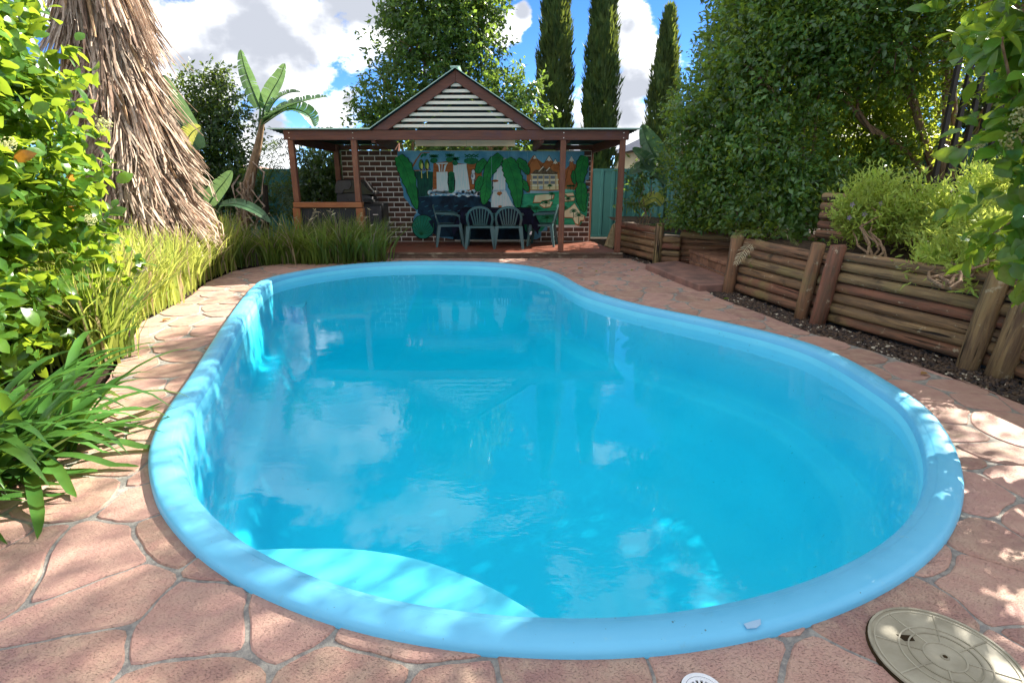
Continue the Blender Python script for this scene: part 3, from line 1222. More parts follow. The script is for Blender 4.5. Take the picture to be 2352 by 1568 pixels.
def brick_step(label, front, depth_v, z0, z1, seed):
    a, b = Vector(front[0]), Vector(front[1])
    root = thing('garden_step', label, 'step', (a + b) / 2)
    rg = random.Random(seed)
    L = (b - a).length
    d = (b - a).normalized()
    dv = Vector(depth_v)
    mb = MB()
    mb.poly([(p.x, p.y, z0) for p in (a + dv * .02, b + dv * .02, b + dv, a + dv)], (0, 0, z1 - z0 - .05))
    mb.obj('core', M['mortar'], root)
    rows = max(1, int((z1 - z0 - .05) / .085))
    h = (z1 - z0 - .055) / rows
    bl = .23
    for r in range(rows):
        x = -.5 * bl * (r % 2)
        while x < L - .03:
            s, e = max(0, x) + .006, min(L, x + bl) - .006
            if e - s > .04:
                p, q = a + d * s, a + d * e
                m2 = MB()
                off = -dv.normalized() * rg.uniform(0.002, .012)
                m2.poly([(t.x, t.y, z0 + r * h + .006) for t in (p + off, q + off, q + dv * .06, p + dv * .06)], (0, 0, h - .010))
                m2.obj('brick', M['step_brick'], root, bevel=.005)
            x += bl
    x = 0
    while x < L - .02:
        e = min(L, x + .29)
        p, q = a + d * (x + .004), a + d * (e - .004)
        m2 = MB()
        off = -dv.normalized() * rg.uniform(.02, .035)
        m2.poly([(t.x, t.y, z1 - .05) for t in (p + off, q + off, q + dv, p + dv)], (0, 0, .05))
        m2.obj('tread_paver', M['step_brick'], root, bevel=.006)
        x += .29
    return root


s1a, s1b = G(1575, 618, .05), G(1668, 640, .05)
brick_step('lower orange brick garden step behind the leaning log post', (Vector((2.98, 9.35, 0)), Vector((3.07, 7.72, 0))), (.55, .06, 0), 0, .30, 4)
brick_step('upper orange brick garden step in front of the dark log wall', (Vector((3.54, 9.1, 0)), Vector((3.62, 7.75, 0))), (.5, .06, 0), .02, .52, 5)

# bark and pebble strip between paving and wall -------------------------
def chips():
    rg = np.random.default_rng(5)
    strip = [((2.62, 7.4), (2.98, 7.3)), ((2.84, 6.09), (3.2, 6.1)), ((2.95, 5.36), (3.40, 5.5)), ((3.23, 4.72), (3.68, 4.8)), ((3.44, 3.98), (3.92, 4.1)), ((3.52, 3.0), (4.0, 3.0)), ((3.54, 1.0), (4.05, 1.0))]
    P = []
    for (a, b), (c, d) in zip(strip[:-1], strip[1:]):
        a, b, c, d = map(np.array, (a, b, c, d))
        n = int(1700 * np.linalg.norm(c - a) / 1.5)
        u, v = rg.random(n)[:, None], rg.random(n)[:, None]
        P.append((a * (1 - v) + c * v) * (1 - u) + (b * (1 - v) + d * v) * u)
    for (a, b, c, d) in [((2.10, 11.4), (2.5, 10.0), (2.36, 9.75), (2.05, 10.4)), ((2.6, 9.95), (2.98, 9.8), (2.95, 9.4), (2.5, 9.55))]:
        a, b, c, d = map(np.array, (a, b, c, d))
        n = 700
        u, v = rg.random(n)[:, None], rg.random(n)[:, None]
        P.append((a * (1 - u) + b * u) * (1 - v) + (d * (1 - u) + c * u) * v)
    P = np.vstack(P)
    n = len(P)
    base = np.array([(-1, -1, -1), (1, -1, -1), (1, 1, -1), (-1, 1, -1), (-.8, -.8, 1), (.8, -.8, 1), (.8, .8, 1), (-.8, .8, 1)], dtype=float)
    fq = np.array([(4, 5, 6, 7), (0, 1, 5, 4), (1, 2, 6, 5), (2, 3, 7, 6), (3, 0, 4, 7)])
    sz = np.stack([rg.uniform(.008, .024, n), rg.uniform(.005, .013, n), rg.uniform(.003, .009, n)], 1)
    ang = rg.random(n) * 6.28
    b = base[None] * sz[:, None] * (1 + rg.normal(size=(n, 8, 1)) * .15)
    c, s = np.cos(ang)[:, None], np.sin(ang)[:, None]
    x = b[..., 0] * c - b[..., 1] * s
    y = b[..., 0] * s + b[..., 1] * c
    z = b[..., 2] + x * rg.normal(size=(n, 1)) * .35
    z += rg.uniform(-.035, -.012, n)[:, None]
    Vt = np.stack([x + P[:, :1], y + P[:, 1:], z], -1).reshape(-1, 3)
    Fc = (fq[None] + (np.arange(n) * 8)[:, None, None]).reshape(-1, 4)
    k = NT('bark chip')
    g = k.n('ShaderNodeNewGeometry')
    c1 = k.mix(g.outputs['Random Per Island'], (.030, .026, .028), (.13, .085, .055))
    t = k.n('ShaderNodeMath', operation='GREATER_THAN')
    k.l(g.outputs['Random Per Island'], t.inputs[0])
    t.inputs[1].default_value = .955
    c1 = k.mix(t.outputs[0], c1, (.50, .44, .34))
    mt = k.done(k.principled(c1, .8, .3))
    tag(mesh_obj('bark_chips', fast_mesh('bark_chips', Vt, Fc), mt), 'dark bark and pebble strip between paving and log wall', kind='stuff')


chips()

# ------------------------------------------------------------------ gazebo
DZ = .10
YF, YB = 10.42, 12.25
deck = thing('timber_deck', 'low red brown timber deck under the gazebo roof', 'deck', (-1, 11.3, 0))
nb = 20
for i in range(nb):
    y0 = YF + .01 + i * (YB + .1 - YF) / nb
    y1 = YF + .004 + (i + 1) * (YB + .1 - YF) / nb - .004
    xr = 2.02 - .30 * (i / nb)
    MB().box((-4.0 + .3 * i / nb, y0, DZ - .022), (xr, y1 - .002, DZ + random.uniform(-.0015, .0015))).obj('deck_board', M['deck'], deck, bevel=.003)
MB().box((-4.0, YF - .035, -.02), (2.06, YF - .004, DZ - .030)).obj('fascia_board', M['deckedge'], deck, bevel=.004)
MB().box((-4.0, YF - .050, DZ - .027), (2.06, YF + .008, DZ + .004)).obj('edge_board', M['deckedge'], deck, bevel=.004)
MB().add([(2.03, YF, -.02), (1.74, YB + .1, -.02), (1.71, YB + .1, -.02), (2.0, YF, -.02), (2.03, YF, DZ - .025), (1.74, YB + .1, DZ - .025), (1.71, YB + .1, DZ - .025), (2.0, YF, DZ - .025)],
         [(0, 1, 2, 3), (4, 5, 6, 7), (0, 1, 5, 4), (1, 2, 6, 5), (2, 3, 7, 6), (3, 0, 4, 7)]).obj('side_board', M['deckedge'], deck)

gz = thing('gazebo', 'timber poolside gazebo with slatted gable and pale green sheet roof', 'gazebo', (-1, 11.3, 0))
ZB0, ZB1 = 2.075, 2.235
PW = .10


def gpost(x, y, z0=DZ, z1=ZB0 + .01, w=PW, mat='post'):
    return MB().box((x - w / 2, y - w / 2, z0), (x + w / 2, y + w / 2, z1)).obj('post', M[mat], gz, bevel=.006)


YP = YF + .07
for x in (.91, 1.965):
    gpost(x, YP)
RX0, RX1 = -3.92, -2.80
for x in (RX0, RX1):
    gpost(x, YP, 1.012)
    gpost(x - .015 if x < -3.5 else x + .02, YP, 0.0, .905, .135, 'rail')  # lower posts share the rail's painted-in sunlit orange
gpost(-3.62, YB - .12)
gpost(1.66, YB + .12)
# front and side beams
MB().box((-4.02, YF + .005, ZB0), (2.06, YF + .055, ZB1)).obj('front_beam', M['beam'], gz, bevel=.005)
MB().bar((-3.95, YP, 2.10), (-3.62, YB - .02, 2.0), .05, .15).obj('side_beam', M['beam'], gz)
MB().bar((1.99, YP, 2.10), (1.70, YB + .1, 2.0), .05, .15).obj('side_beam', M['beam'], gz)
MB().bar((-2.46, YP, 2.12), (-2.36, YB - .02, 2.03), .07, .17).obj('valley_beam', M['beam'], gz)
MB().bar((.53, YP, 2.12), (.46, YB - .02, 2.03), .07, .17).obj('valley_beam', M['beam'], gz)
MB().bar((1.0, YP, 2.12), (.93, YB - .02, 2.03), .06, .14).obj('rafter', M['beam'], gz)
MB().box((-3.66, YB + .001, 1.985), (-2.40, YB + .05, 2.075)).obj('back_beam', M['beam'], gz)
MB().box((.50, YB + .001, 1.985), (1.74, YB + .05, 2.075)).obj('back_beam', M['beam'], gz)
MB().box((RX0 - .06, YF - .008, .916), (RX1 + .075, YF + .125, 1.008)).obj('rail', M['rail'], gz, bevel=.006)
MB().box((RX0 + .055, YP - .01, .02), (RX1 - .05, YP + .004, .912)).obj('low_panel', M['panel_dark'], gz)
for x in (-3.92, -2.80, .91, 1.965):
    for z in (2.11, 2.195):
        MB().tube([(x, YF + .006, z), (x, YF - .003, z)], .009, 8).obj('bolt_head', M['steel'], gz)
for x in (-3.6, -3.33, -3.05):
    MB().tube([(x, YP - .009, .885), (x, YP - .014, .885)], .008, 8).obj('screw', M['steel'], gz)

# gable: barge boards, slats, sheets
AX, AZ, BZ, HW = -.965, 3.20, 2.24, 1.50
sl = (AZ - BZ) / HW
ca, sa = math.cos(math.atan(sl)), math.sin(math.atan(sl))
BW = .155 / ca
for s in (-1, 1):
    e = AX + s * HW
    pts = [(AX + s * .001, YF, AZ), (AX + s * .001, YF, AZ - BW), (AX + s * (HW - BW / sl), YF, BZ + .002), (e, YF, BZ + .002)]
    MB().poly([(x, YF + .003, z) for x, y, z in pts], (0, .042, 0)).obj('barge_board', M['beam'], gz, bevel=.004)
for i in range(9):
    z = 2.285 + i * .0945
    half = (AZ - BW - z - .03) / sl + .03
    if half > .03:
        MB().box((AX - half, YF + .046, z), (AX + half, YF + .066, z + .052)).obj('slat', M['slat'], gz, bevel=.003)


def corrugated(p00, p10, p01, n, amp, along):
    """sheet from p00; waves across p00->p10, running p00->p01"""
    p00, p10 = Vector(p00), Vector(p10)
    p01 = p00 + Vector(p01)
    nrm = (p10 - p00).cross(p01 - p00).normalized()
    if nrm.z < 0:
        nrm = -nrm
    vs, fs = [], []
    for i in range(n + 1):
        b = p00.lerp(p10, i / n) + nrm * (amp * math.sin(i * math.pi / 2))
        e = b + (p01 - p00)
        vs += [b, e]
    off = len(vs)
    vs += [v - nrm * .0 + nrm * .004 for v in vs[:off]]
    for i in range(n):
        a = 2 * i
        fs.append((a, a + 1, a + 3, a + 2))
        a += off
        fs.append((a, a + 2, a + 3, a + 1))
    return MB().add(vs, fs)


def roof(name, p00, p10, p01, n, amp=.012):
    o = corrugated(p00, p10, p01, n, amp, None).mesh(name, fix=False)
    me = o
    k = len(me.polygons)
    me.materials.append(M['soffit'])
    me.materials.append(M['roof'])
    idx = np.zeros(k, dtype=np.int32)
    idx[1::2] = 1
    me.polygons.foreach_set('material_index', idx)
    return mesh_obj(name, me, None, gz)


YO = YF - .06
roof('roof_sheet', (-4.26, YO, 2.262), (-4.26, YB + .25, 2.10), (1.80, 0, 0), 60, .010)
roof('roof_sheet', (2.24, YO, 2.262), (2.05, YB + .25, 2.10), (-1.72, 0, 0), 60, .010)
for s in (-1, 1):
    ex = AX + s * (HW + .03)
    roof('gable_sheet', (AX, YO, AZ + .028), (AX, YB + .25, AZ - .10), (ex - AX, 0, BZ + .012 - AZ - .028), 64, .010)
    MB().bar((AX, YO - .004, AZ + .03), (ex, YO - .004, BZ + .014), .012, .022, (0, -1, 0)).obj('roof_edge', M['roof'], gz)
MB().bar((-4.27, YO - .006, 2.258), (AX - HW - .01, YO - .006, 2.258), .012, .022).obj('roof_edge', M['roof'], gz)
MB().bar((AX + HW + .01, YO - .006, 2.258), (2.25, YO - .006, 2.258), .012, .022).obj('roof_edge', M['roof'], gz)
MB().bar((AX, YO, AZ + .045), (AX, YB + .25, AZ - .085), .16, .02).obj('ridge_cap', M['roof'], gz)
for y in (11.1, 11.75):
    for s in (-1, 1):
        MB().bar((AX, y, AZ - .06), (AX + s * (HW - .08), y, BZ - .02), .045, .09, (0, -1, 0)).obj('rafter', M['beam'], gz)
MB().box((AX - .028, YP, AZ - .19), (AX + .028, YB, AZ - .05)).obj('ridge_beam', M['beam'], gz)
hb = (AZ - .16 - 2.34) / sl
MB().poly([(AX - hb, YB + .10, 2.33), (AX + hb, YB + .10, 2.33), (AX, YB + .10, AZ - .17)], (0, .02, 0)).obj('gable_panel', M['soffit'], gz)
# pale boards behind the gable
a, b = V(1558 * .6125, 318, YB + .12), V(1930 * .6125, 318, YB + .12)
q0 = V((1000 + 905 / 1.622) * .6125, (200 + 565 / 1.622) * .6125, YB + .12)
q1 = V((1000 + 1512 / 1.622) * .6125, (200 + 528 / 1.622) * .6125, YB + .12)
xm = (q0.x + q1.x) / 2 + .02
for x0, x1 in ((q0.x, xm - .004), (xm + .004, q1.x)):
    MB().box((x0, YB + .11, q0.z), (x1, YB + .13, q1.z + .03)).obj('gable_board', M['tan_panel'], gz)

# ------------------------------------------------------------------ brick wall and mural
YW = YB - .06


def w2(x, y):
    p = V((1000 + x / 1.622) * .6125, (200 + y / 1.622) * .6125, YW)
    return p.x, p.z


def z1(x, y):
    return w2((1050 + x / 3.016 - 1000) * 1.622, (440 + y / 3.016 - 200) * 1.622)


def z2(x, y):
    return w2((1700 + x / 2.8 - 1000) * 1.622, (440 + y / 2.8 - 200) * 1.622)


bwall = thing('brick_wall', 'brick wall with white painted joints and a jungle mural under the gazebo roof', 'wall', (-1, 12.2, .1))
WL, WR = -3.55, w2(1966, 900)[0]
WT = w2(1000, 592)[1]
MB().box((WL, YW, 0.0), (WR, YW + .11, WT)).obj('mortar_bed', M['whitemortar'], bwall)

MUR = [z1(*p) for p in [(1330, 378), (1330, 500), (1350, 560), (1352, 650), (1365, 745), (1395, 820), (1400, 905), (1450, 960), (1480, 1010), (1530, 1040),
                        (1548, 1075), (1520, 1110), (1500, 1190), (1500, 1290), (1540, 1350), (1620, 1372), (1720, 1340), (1735, 1310), (1790, 1298), (1792, 1352)]] + \
      [z2(*p) for p in [(40, 1285), (400, 1280), (870, 1280), (920, 1255), (925, 1195), (985, 1190), (990, 1128), (1330, 1128), (1330, 1078), (1375, 1078), (1380, 1030), (1402, 1025),
                        (1405, 905), (1372, 900), (1372, 858), (1346, 856), (1346, 795), (1383, 792), (1383, 750), (1420, 748), (1420, 722), (1388, 718), (1388, 660), (1424, 655),
                        (1424, 430), (1374, 428), (1374, 360)]]
MURA = np.array(MUR)
# bricks
rows = 18
rh = (WT - .10) / rows
blen = .232
proto_me = None
bme = MB().box((-.5, -.012, -.5), (.5, .03, .5)).mesh('brick', bevel=.0)
bme.materials.append(M['brick'])
rb = random.Random(3)
for r in range(rows):
    x = WL - (r % 2) * blen / 2
    zc = .10 + (r + .5) * rh
    while x < WR - .02:
        s, e = max(x, WL) + .010, min(x + blen, WR) - .010
        x += blen
        if e - s < .05:
            continue
        c = np.array([[s + .015, zc], [e - .015, zc], [(s + e) / 2, zc]])
        if inside(MURA, c).all():
            continue
        w = Matrix.Translation(Vector(((s + e) / 2, YW, zc))) @ Matrix.Diagonal((e - s, 1, rh - .023 + rb.uniform(-.003, .002), 1)).to_4x4()
        mesh_obj('brick', bme, M['brick'], bwall, w)

PAINT = {}


def paint(name, rgb, rgb2=None, scale=5, stretch=(1, 1, 1)):
    if name not in PAINT:
        c1 = tuple(min(.85, c * 1.9) for c in srgb(*rgb))
        c2 = tuple(min(.8, c * 1.9) for c in srgb(*rgb2)) if rgb2 else tuple(c * .8 for c in c1)
        PAINT[name] = simple('mural paint ' + name, c1, c2, .7, .25, scale, stretch, .04)
    return PAINT[name]


LAY = [0]
mural = MB().poly([(x, YW - .016, z) for x, z in MUR], (0, .012, 0)).obj('mural', paint('teal sky', (88, 138, 160), (60, 112, 138), 3), bwall)


def art(name, pts, mat, f=z1):
    LAY[0] += 1
    y = YW - .0165 - .0004 * LAY[0]
    return MB().poly([(x, y, z) for x, z in [f(*p) for p in pts]], (0, .0003, 0)).obj(name, mat, mural)


def arts(name, polys, mat, f=z1):
    LAY[0] += 1
    y = YW - .0165 - .0004 * LAY[0]
    mb = MB()
    for pts in polys:
        mb.poly([(x, y, z) for x, z in [f(*p) for p in pts]], (0, .0003, 0))
    return mb.obj(name, mat, mural)


def line(p, q, w):
    (a, b), (c, d) = p, q
    L = math.hypot(c - a, d - b) or 1
    nx, ny = -(d - b) / L * w / 2, (c - a) / L * w / 2
    return [(a + nx, b + ny), (c + nx, d + ny), (c - nx, d - ny), (a - nx, b - ny)]


def ell(cx, cy, rx, ry, n=16, j=.0, sd=0):
    rg = random.Random(sd)
    return [(cx + rx * math.cos(2 * math.pi * k / n) * (1 + rg.uniform(-j, j)), cy + ry * math.sin(2 * math.pi * k / n) * (1 + rg.uniform(-j, j))) for k in range(n)]


INK = paint('ink', (14, 26, 26))
GREEN = paint('leaf green', (30, 112, 52), (18, 92, 48), 6)
GREEN2 = paint('bush green', (28, 98, 62), (14, 74, 50), 14)
BROWN = paint('cliff brown', (140, 84, 42), (112, 64, 34), 5, (1, 1, 5))
FALL = paint('waterfall', (212, 226, 232), (150, 182, 196), 9, (9, 1, .6))
FOAM = paint('foam', (228, 236, 240), (120, 158, 184), 12)
SNOW = paint('cream', (226, 208, 168), (206, 186, 150))
NAVY = paint('dark lake', (16, 44, 62), (6, 20, 34), 6)
SAND = paint('sand', (206, 184, 150), (188, 164, 130))
LAND = paint('green land', (48, 138, 100), (28, 112, 84), 5, (1, 1, 3))
REED = paint('dark reed', (18, 70, 56), (10, 46, 42), 9, (6, 1, 1))
POND = paint('pond', (86, 160, 140), (70, 140, 126))

art('painted_land', [(735, 810), (800, 800), (1270, 770), (1424, 800), (1400, 1030), (1330, 1128), (985, 1128), (925, 1195), (700, 1200), (640, 900)], LAND, z2)
art('painted_lake', [(1560, 900), (1850, 888), (2120, 880), (2270, 900), (2330, 1000), (2500, 1300), (2200, 1352), (1800, 1352), (1735, 1310), (1735, 1240), (1560, 1080)], NAVY)
art('painted_lake', [(0, 830), (295, 835), (410, 900), (430, 990), (700, 985), (760, 1195), (850, 1255), (840, 1282), (0, 1282)], NAVY, z2)
arts('painted_wave', [line((1600 + 37 * k, 960 + (k * 53) % 160), (1640 + 37 * k, 945 + (k * 53) % 160), 9) for k in range(14)], paint('lake light', (34, 84, 100)))
art('painted_reeds', [(1500, 625), (1560, 600), (1620, 640), (1660, 610), (1735, 620), (1740, 760), (1715, 830), (1690, 890), (1560, 900), (1550, 700)], REED)
art('painted_cliff', [(1735, 520), (1880, 500), (1980, 490), (2005, 520), (2010, 830), (1700, 890), (1730, 800)], BROWN)
art('painted_cliff', [(0, 480), (135, 490), (260, 480), (300, 560), (300, 830), (0, 800)], BROWN, z2)
art('painted_cliff', [(770, 500), (840, 400), (935, 480), (1005, 470), (1130, 470), (1165, 560), (1240, 480), (1300, 500), (1290, 760), (770, 790)], paint('mountain', (146, 92, 52), (118, 72, 40)), z2)


def peak(x, y, w, h, cap, f=z2):
    arts('painted_mountain', [[(x, y - 8), (x + w * .5 + 4, y + h * .5), (x + w + 5, y + h), (x - w - 5, y + h), (x - w * .5 - 4, y + h * .5)]], INK, f)
    arts('painted_mountain', [[(x, y), (x + w * .5, y + h * .5), (x + w, y + h), (x - w, y + h), (x - w * .5, y + h * .5)]], paint('mountain', (146, 92, 52)), f)
    arts('painted_snowcap', [[(x, y), (x + cap * .55, y + cap), (x + cap * .3, y + cap * .85), (x, y + cap * 1.05), (x - cap * .3, y + cap * .85), (x - cap * .55, y + cap)]], SNOW, f)


peak(1005, 405, 85, 130, 55)
peak(855, 398, 105, 200, 40)
peak(1070, 440, 70, 120, 50)
peak(1240, 408, 80, 330, 60)
# waterfalls
art('painted_waterfall', [(1770, 620), (1895, 615), (1910, 820), (1930, 860), (1760, 860), (1775, 800)], FALL)
arts('painted_waterfall', [line((1770, 525), (1900, 520), 14), [(1780, 525), (1810, 540), (1815, 615), (1800, 615), (1795, 560)], [(1890, 525), (1860, 545), (1850, 615), (1865, 615), (1880, 560)],
                           line((1835, 530), (1832, 615), 8)], FALL)
art('painted_waterfall', [(1960, 540), (2110, 525), (2125, 800), (1985, 830), (1975, 640)], FALL)
art('painted_waterfall', [(0, 500), (135, 490), (160, 640), (175, 760), (0, 775)], FALL, z2)
art('painted_waterfall', [(440, 480), (500, 425), (555, 430), (545, 760), (410, 765), (430, 560)], FALL, z2)
art('painted_waterfall', [(420, 780), (555, 775), (600, 870), (665, 985), (540, 1000), (400, 985), (395, 860)], FALL, z2)
arts('painted_rock', [ell(440, 668, 36, 12, 10, .2, 1), ell(484, 800, 26, 22, 9, .25, 2), ell(492, 940, 20, 18, 9, .25, 3)], BROWN, z2)
arts('painted_foam', [ell(1700 + 29 * k, 850 + 14 * math.sin(k * 2.1), 30, 26, 12, .1, k) for k in range(9)] + [ell(1960 + 30 * k, 852 + 12 * math.sin(k * 1.7), 32, 26, 12, .1, k) for k in range(6)], FOAM)
arts('painted_foam', [ell(25 + 32 * k, 795 + 14 * math.sin(k * 1.9), 32, 28, 12, .1, k) for k in range(9)] + [ell(425 + 28 * k, 772, 22, 10, 10, .1, k) for k in range(5)], FOAM, z2)
arts('painted_foam_line', [line((1705 + 24 * k, 846 + (k * 37) % 34), (1726 + 24 * k, 850 + (k * 37) % 34), 5) for k in range(17)], paint('foam blue', (84, 128, 168)))
arts('painted_foam_line', [line((10 + 24 * k, 790 + (k * 37) % 34), (30 + 24 * k, 794 + (k * 37) % 34), 5) for k in range(11)], paint('foam blue', (84, 128, 168)), z2)
# topiary, bushes and palms on the cliffs
art('painted_bush', [(1903, 625), (1940, 612), (1972, 640), (1985, 720), (1980, 820), (1945, 860), (1915, 850), (1895, 740)], INK)
arts('painted_bush', [ell(1940, 640 + 32 * k, 33, 24, 12, .12, k) for k in range(7)], GREEN2)


def bush(cx, cy, rx, ry, f):
    arts('painted_bush', [ell(cx, cy, rx, ry, 18, .08, int(cx))], GREEN2, f)
    arts('painted_fronds', [line((cx + a * rx, cy - ry * .5), (cx + a * rx * 1.1, cy - ry * 1.6), 7) for a in (-.5, .05, .6)] +
         [line((cx + a * rx * 1.1, cy - ry * 1.6), (cx + a * rx * 1.1 + dx, cy - ry * 1.6 + dy), 11) for a in (-.5, .05, .6) for dx, dy in ((-28, -16), (28, -18), (-24, 14), (26, 12))], GREEN2, f)


bush(1740, 490, 42, 30, z1)
bush(1920, 480, 42, 30, z1)
bush(20, 480, 30, 26, z2)
bush(188, 460, 76, 34, z2)
# branch and birds
arts('painted_branch', [line((1480, 600), (1545, 480), 18), line((1545, 480), (1600, 405), 13), line((1600, 405), (1695, 400), 8), line((1500, 605), (1705, 595), 9)], paint('branch', (128, 84, 50)))
arts('painted_twig_leaf', [[(1620, 410), (1590, 440), (1600, 460), (1635, 430)], [(1630, 410), (1640, 450), (1655, 430)], [(1620, 405), (1670, 412), (1660, 432)]], GREEN2)
for x in (1600, 1665):
    arts('painted_parrot', [ell(x, 540, 30, 54, 16), ell(x, 495, 18, 18, 12), line((x, 590), (x + 6, 700), 14)], INK)
    arts('painted_parrot', [ell(x - 6, 535, 20, 46, 14), ell(x, 495, 13, 13, 12)], paint('parrot green', (80, 120, 50)))
    arts('painted_parrot', [ell(x + 8, 552, 12, 36, 12), line((x + 2, 600), (x + 7, 690), 8)], paint('parrot yellow', (222, 196, 96)))
    arts('painted_parrot', [[(x + 20, 540), (x + 44, 600), (x + 30, 596)]], paint('parrot blue', (40, 60, 120)))
arts('painted_cockatoo', [ell(210, 575, 20, 30, 14), ell(208, 622, 27, 44, 14), line((208, 650), (208, 704), 26)], INK, z2)
arts('painted_cockatoo', [ell(210, 575, 16, 26, 14), ell(208, 622, 22, 38, 14), line((208, 650), (208, 700), 18)], paint('cockatoo white', (232, 226, 206)), z2)
arts('painted_cockatoo_wing', [ell(200, 618, 12, 18, 8), line((190, 655), (250, 655), 4)], paint('cockatoo grey', (110, 120, 130)), z2)

# lodge building
arts('painted_building', [[(815, 600), (1090, 600), (1105, 760), (810, 760)]], paint('lodge beige', (200, 172, 132)), z2)
arts('painted_roof', [[(812, 600), (860, 552), (925, 552), (945, 515), (985, 560), (1010, 525), (1050, 570), (1100, 575), (1075, 606)]], paint('thatch', (96, 84, 62), (62, 54, 42), 20), z2)
arts('painted_roof_trim', [line((895, 570), (945, 518), 10), line((975, 565), (1012, 527), 10), line((812, 600), (1090, 606), 9), line((805, 665), (1105, 655), 12), line((810, 718), (1105, 712), 10)], SNOW, z2)
arts('painted_window', [[(x, y), (x + 46, y), (x + 46, y + h), (x, y + h)] for x in (832, 892, 955, 1020) for y, h in ((614, 32), (670, 30))], paint('window', (96, 104, 110)), z2)
arts('painted_window_post', [line((x, 606), (x, 755), 6) for x in (822, 886, 948, 1012, 1075)], paint('window post', (120, 88, 58)), z2)
arts('painted_door', [[(903, 722), (938, 722), (938, 758), (903, 758)]], paint('door grey', (130, 150, 160)), z2)
arts('painted_terrace', [[(805, 770), (1000, 772), (1000, 798), (805, 798)]], paint('terrace', (120, 150, 160)), z2)
arts('painted_pond', [ell(1190, 770, 80, 16, 18)], POND, z2)
# sand patches and little palms
for sd, pts in enumerate([[(860, 820), (960, 808), (1055, 806), (1045, 850), (990, 868), (930, 872), (915, 888), (842, 890)], [(905, 915), (985, 880), (1038, 886), (1015, 935), (950, 945)],
                          [(1165, 800), (1255, 792), (1265, 820), (1200, 826)], [(1162, 838), (1272, 842), (1260, 870), (1165, 880)],
                          [(1165, 985), (1230, 945), (1270, 905), (1330, 1000), (1372, 1030), (1366, 1078), (1330, 1080), (1312, 1125), (1280, 1110), (1250, 1050), (1165, 1045)]]):
    cx, cy = np.mean(pts, 0)
    art('painted_bank', [(cx + (x - cx) * 1.08, cy + (y - cy) * 1.1 + 6) for x, y in pts], BROWN, z2)
    art('painted_sand', pts, SAND, z2)


def wpalm(x, y, h, r, f=z2):
    polys = [line((x, y), (x + 3, y - h), 7)]
    for k in range(9):
        a = math.pi * (k / 8) * 1.25 - math.pi * .125
        ex, ey = x + 3 + r * math.cos(a), y - h - r * .55 * math.sin(a)
        mx, my = x + 3 + r * .55 * math.cos(a), y - h - r * .62 * math.sin(a) - r * .12
        polys += [line((x + 3, y - h), (mx, my), 7), line((mx, my), (ex, ey), 5)]
    arts('painted_palm', polys, paint('palm green', (26, 84, 50)), f)


for p in ((868, 1040, 80, 44), (798, 1010, 60, 44), (970, 945, 45, 44), (1078, 1115, 78, 48), (980, 1130, 75, 62), (1200, 905, 44, 34), (1258, 1060, 70, 44), (1312, 1125, 92, 50), (1030, 870, 60, 32),
          (1010, 745, 24, 26), (1200, 760, 36, 20), (1225, 762, 40, 20), (1255, 768, 44, 22), (1160, 1045, 90, 40)):
    wpalm(*p)


def mleaf(spine, w, f, teeth=6, sd=0):
    """serrated painted leaf along a spine, with ink outline and veins"""
    rg = random.Random(sd)
    sp = dense(spine, 8)
    n = len(sp)

    def outline(wk, grow):
        L, Rr = [], []
        for i, (x, y) in enumerate(sp):
            x2, y2 = sp[min(i + 1, n - 1)]
            x1, y1 = sp[max(i - 1, 0)]
            l = math.hypot(x2 - x1, y2 - y1) or 1
            nx, ny = -(y2 - y1) / l, (x2 - x1) / l
            t = i / (n - 1)
            prof = math.sin(math.pi * min(1, .06 + t * .94) ** .8) ** .7
            saw = 1 - .22 * ((t * teeth) % 1)
            ww = w * prof * saw * wk + grow
            L.append((x + nx * ww, y + ny * ww))
            Rr.append((x - nx * ww, y - ny * ww))
        return L + Rr[::-1]

    art('painted_leaf', outline(1, 7), INK, f)
    art('painted_leaf', outline(1, 0), GREEN, f)
    vein = [line(sp[i], sp[i + 1], 5) for i in range(0, n - 1)]
    for i in range(3, n - 4, 4):
        x, y = sp[i]
        x2, y2 = sp[min(i + 3, n - 1)]
        l = math.hypot(x2 - x, y2 - y) or 1
        nx, ny = -(y2 - y) / l, (x2 - x) / l
        for s in (-1, 1):
            vein.append(line((x, y), (x2 + nx * w * .6 * s, y2 + ny * w * .6 * s), 3))
    arts('painted_vein', vein, paint('vein', (18, 70, 40)), f)


mleaf([(1345, 440), (1420, 580), (1480, 760), (1555, 1045)], 92, z1, 7, 1)
mleaf([(500, 400), (430, 480), (370, 580), (345, 680)], 68, z2, 4, 2)
mleaf([(340, 450), (290, 500), (262, 560), (250, 590)], 44, z2, 3, 12)
mleaf([(345, 640), (350, 730), (335, 830), (318, 915)], 66, z2, 6, 3)
mleaf([(300, 620), (275, 680), (258, 740), (262, 780)], 40, z2, 3, 13)
mleaf([(665, 450), (720, 490), (765, 550), (785, 605)], 46, z2, 3, 4)
mleaf([(700, 660), (740, 700), (765, 740), (788, 780)], 36, z2, 3, 14)
mleaf([(560, 435), (610, 560), (660, 740), (680, 968)], 92, z2, 8, 5)
mleaf([(1270, 560), (1258, 610), (1262, 660), (1278, 705)], 24, z2, 3, 15)
mleaf([(1375, 408), (1350, 500), (1330, 620), (1328, 730)], 66, z2, 4, 6)
mleaf([(1345, 690), (1340, 790), (1345, 890), (1372, 995)], 64, z2, 5, 7)
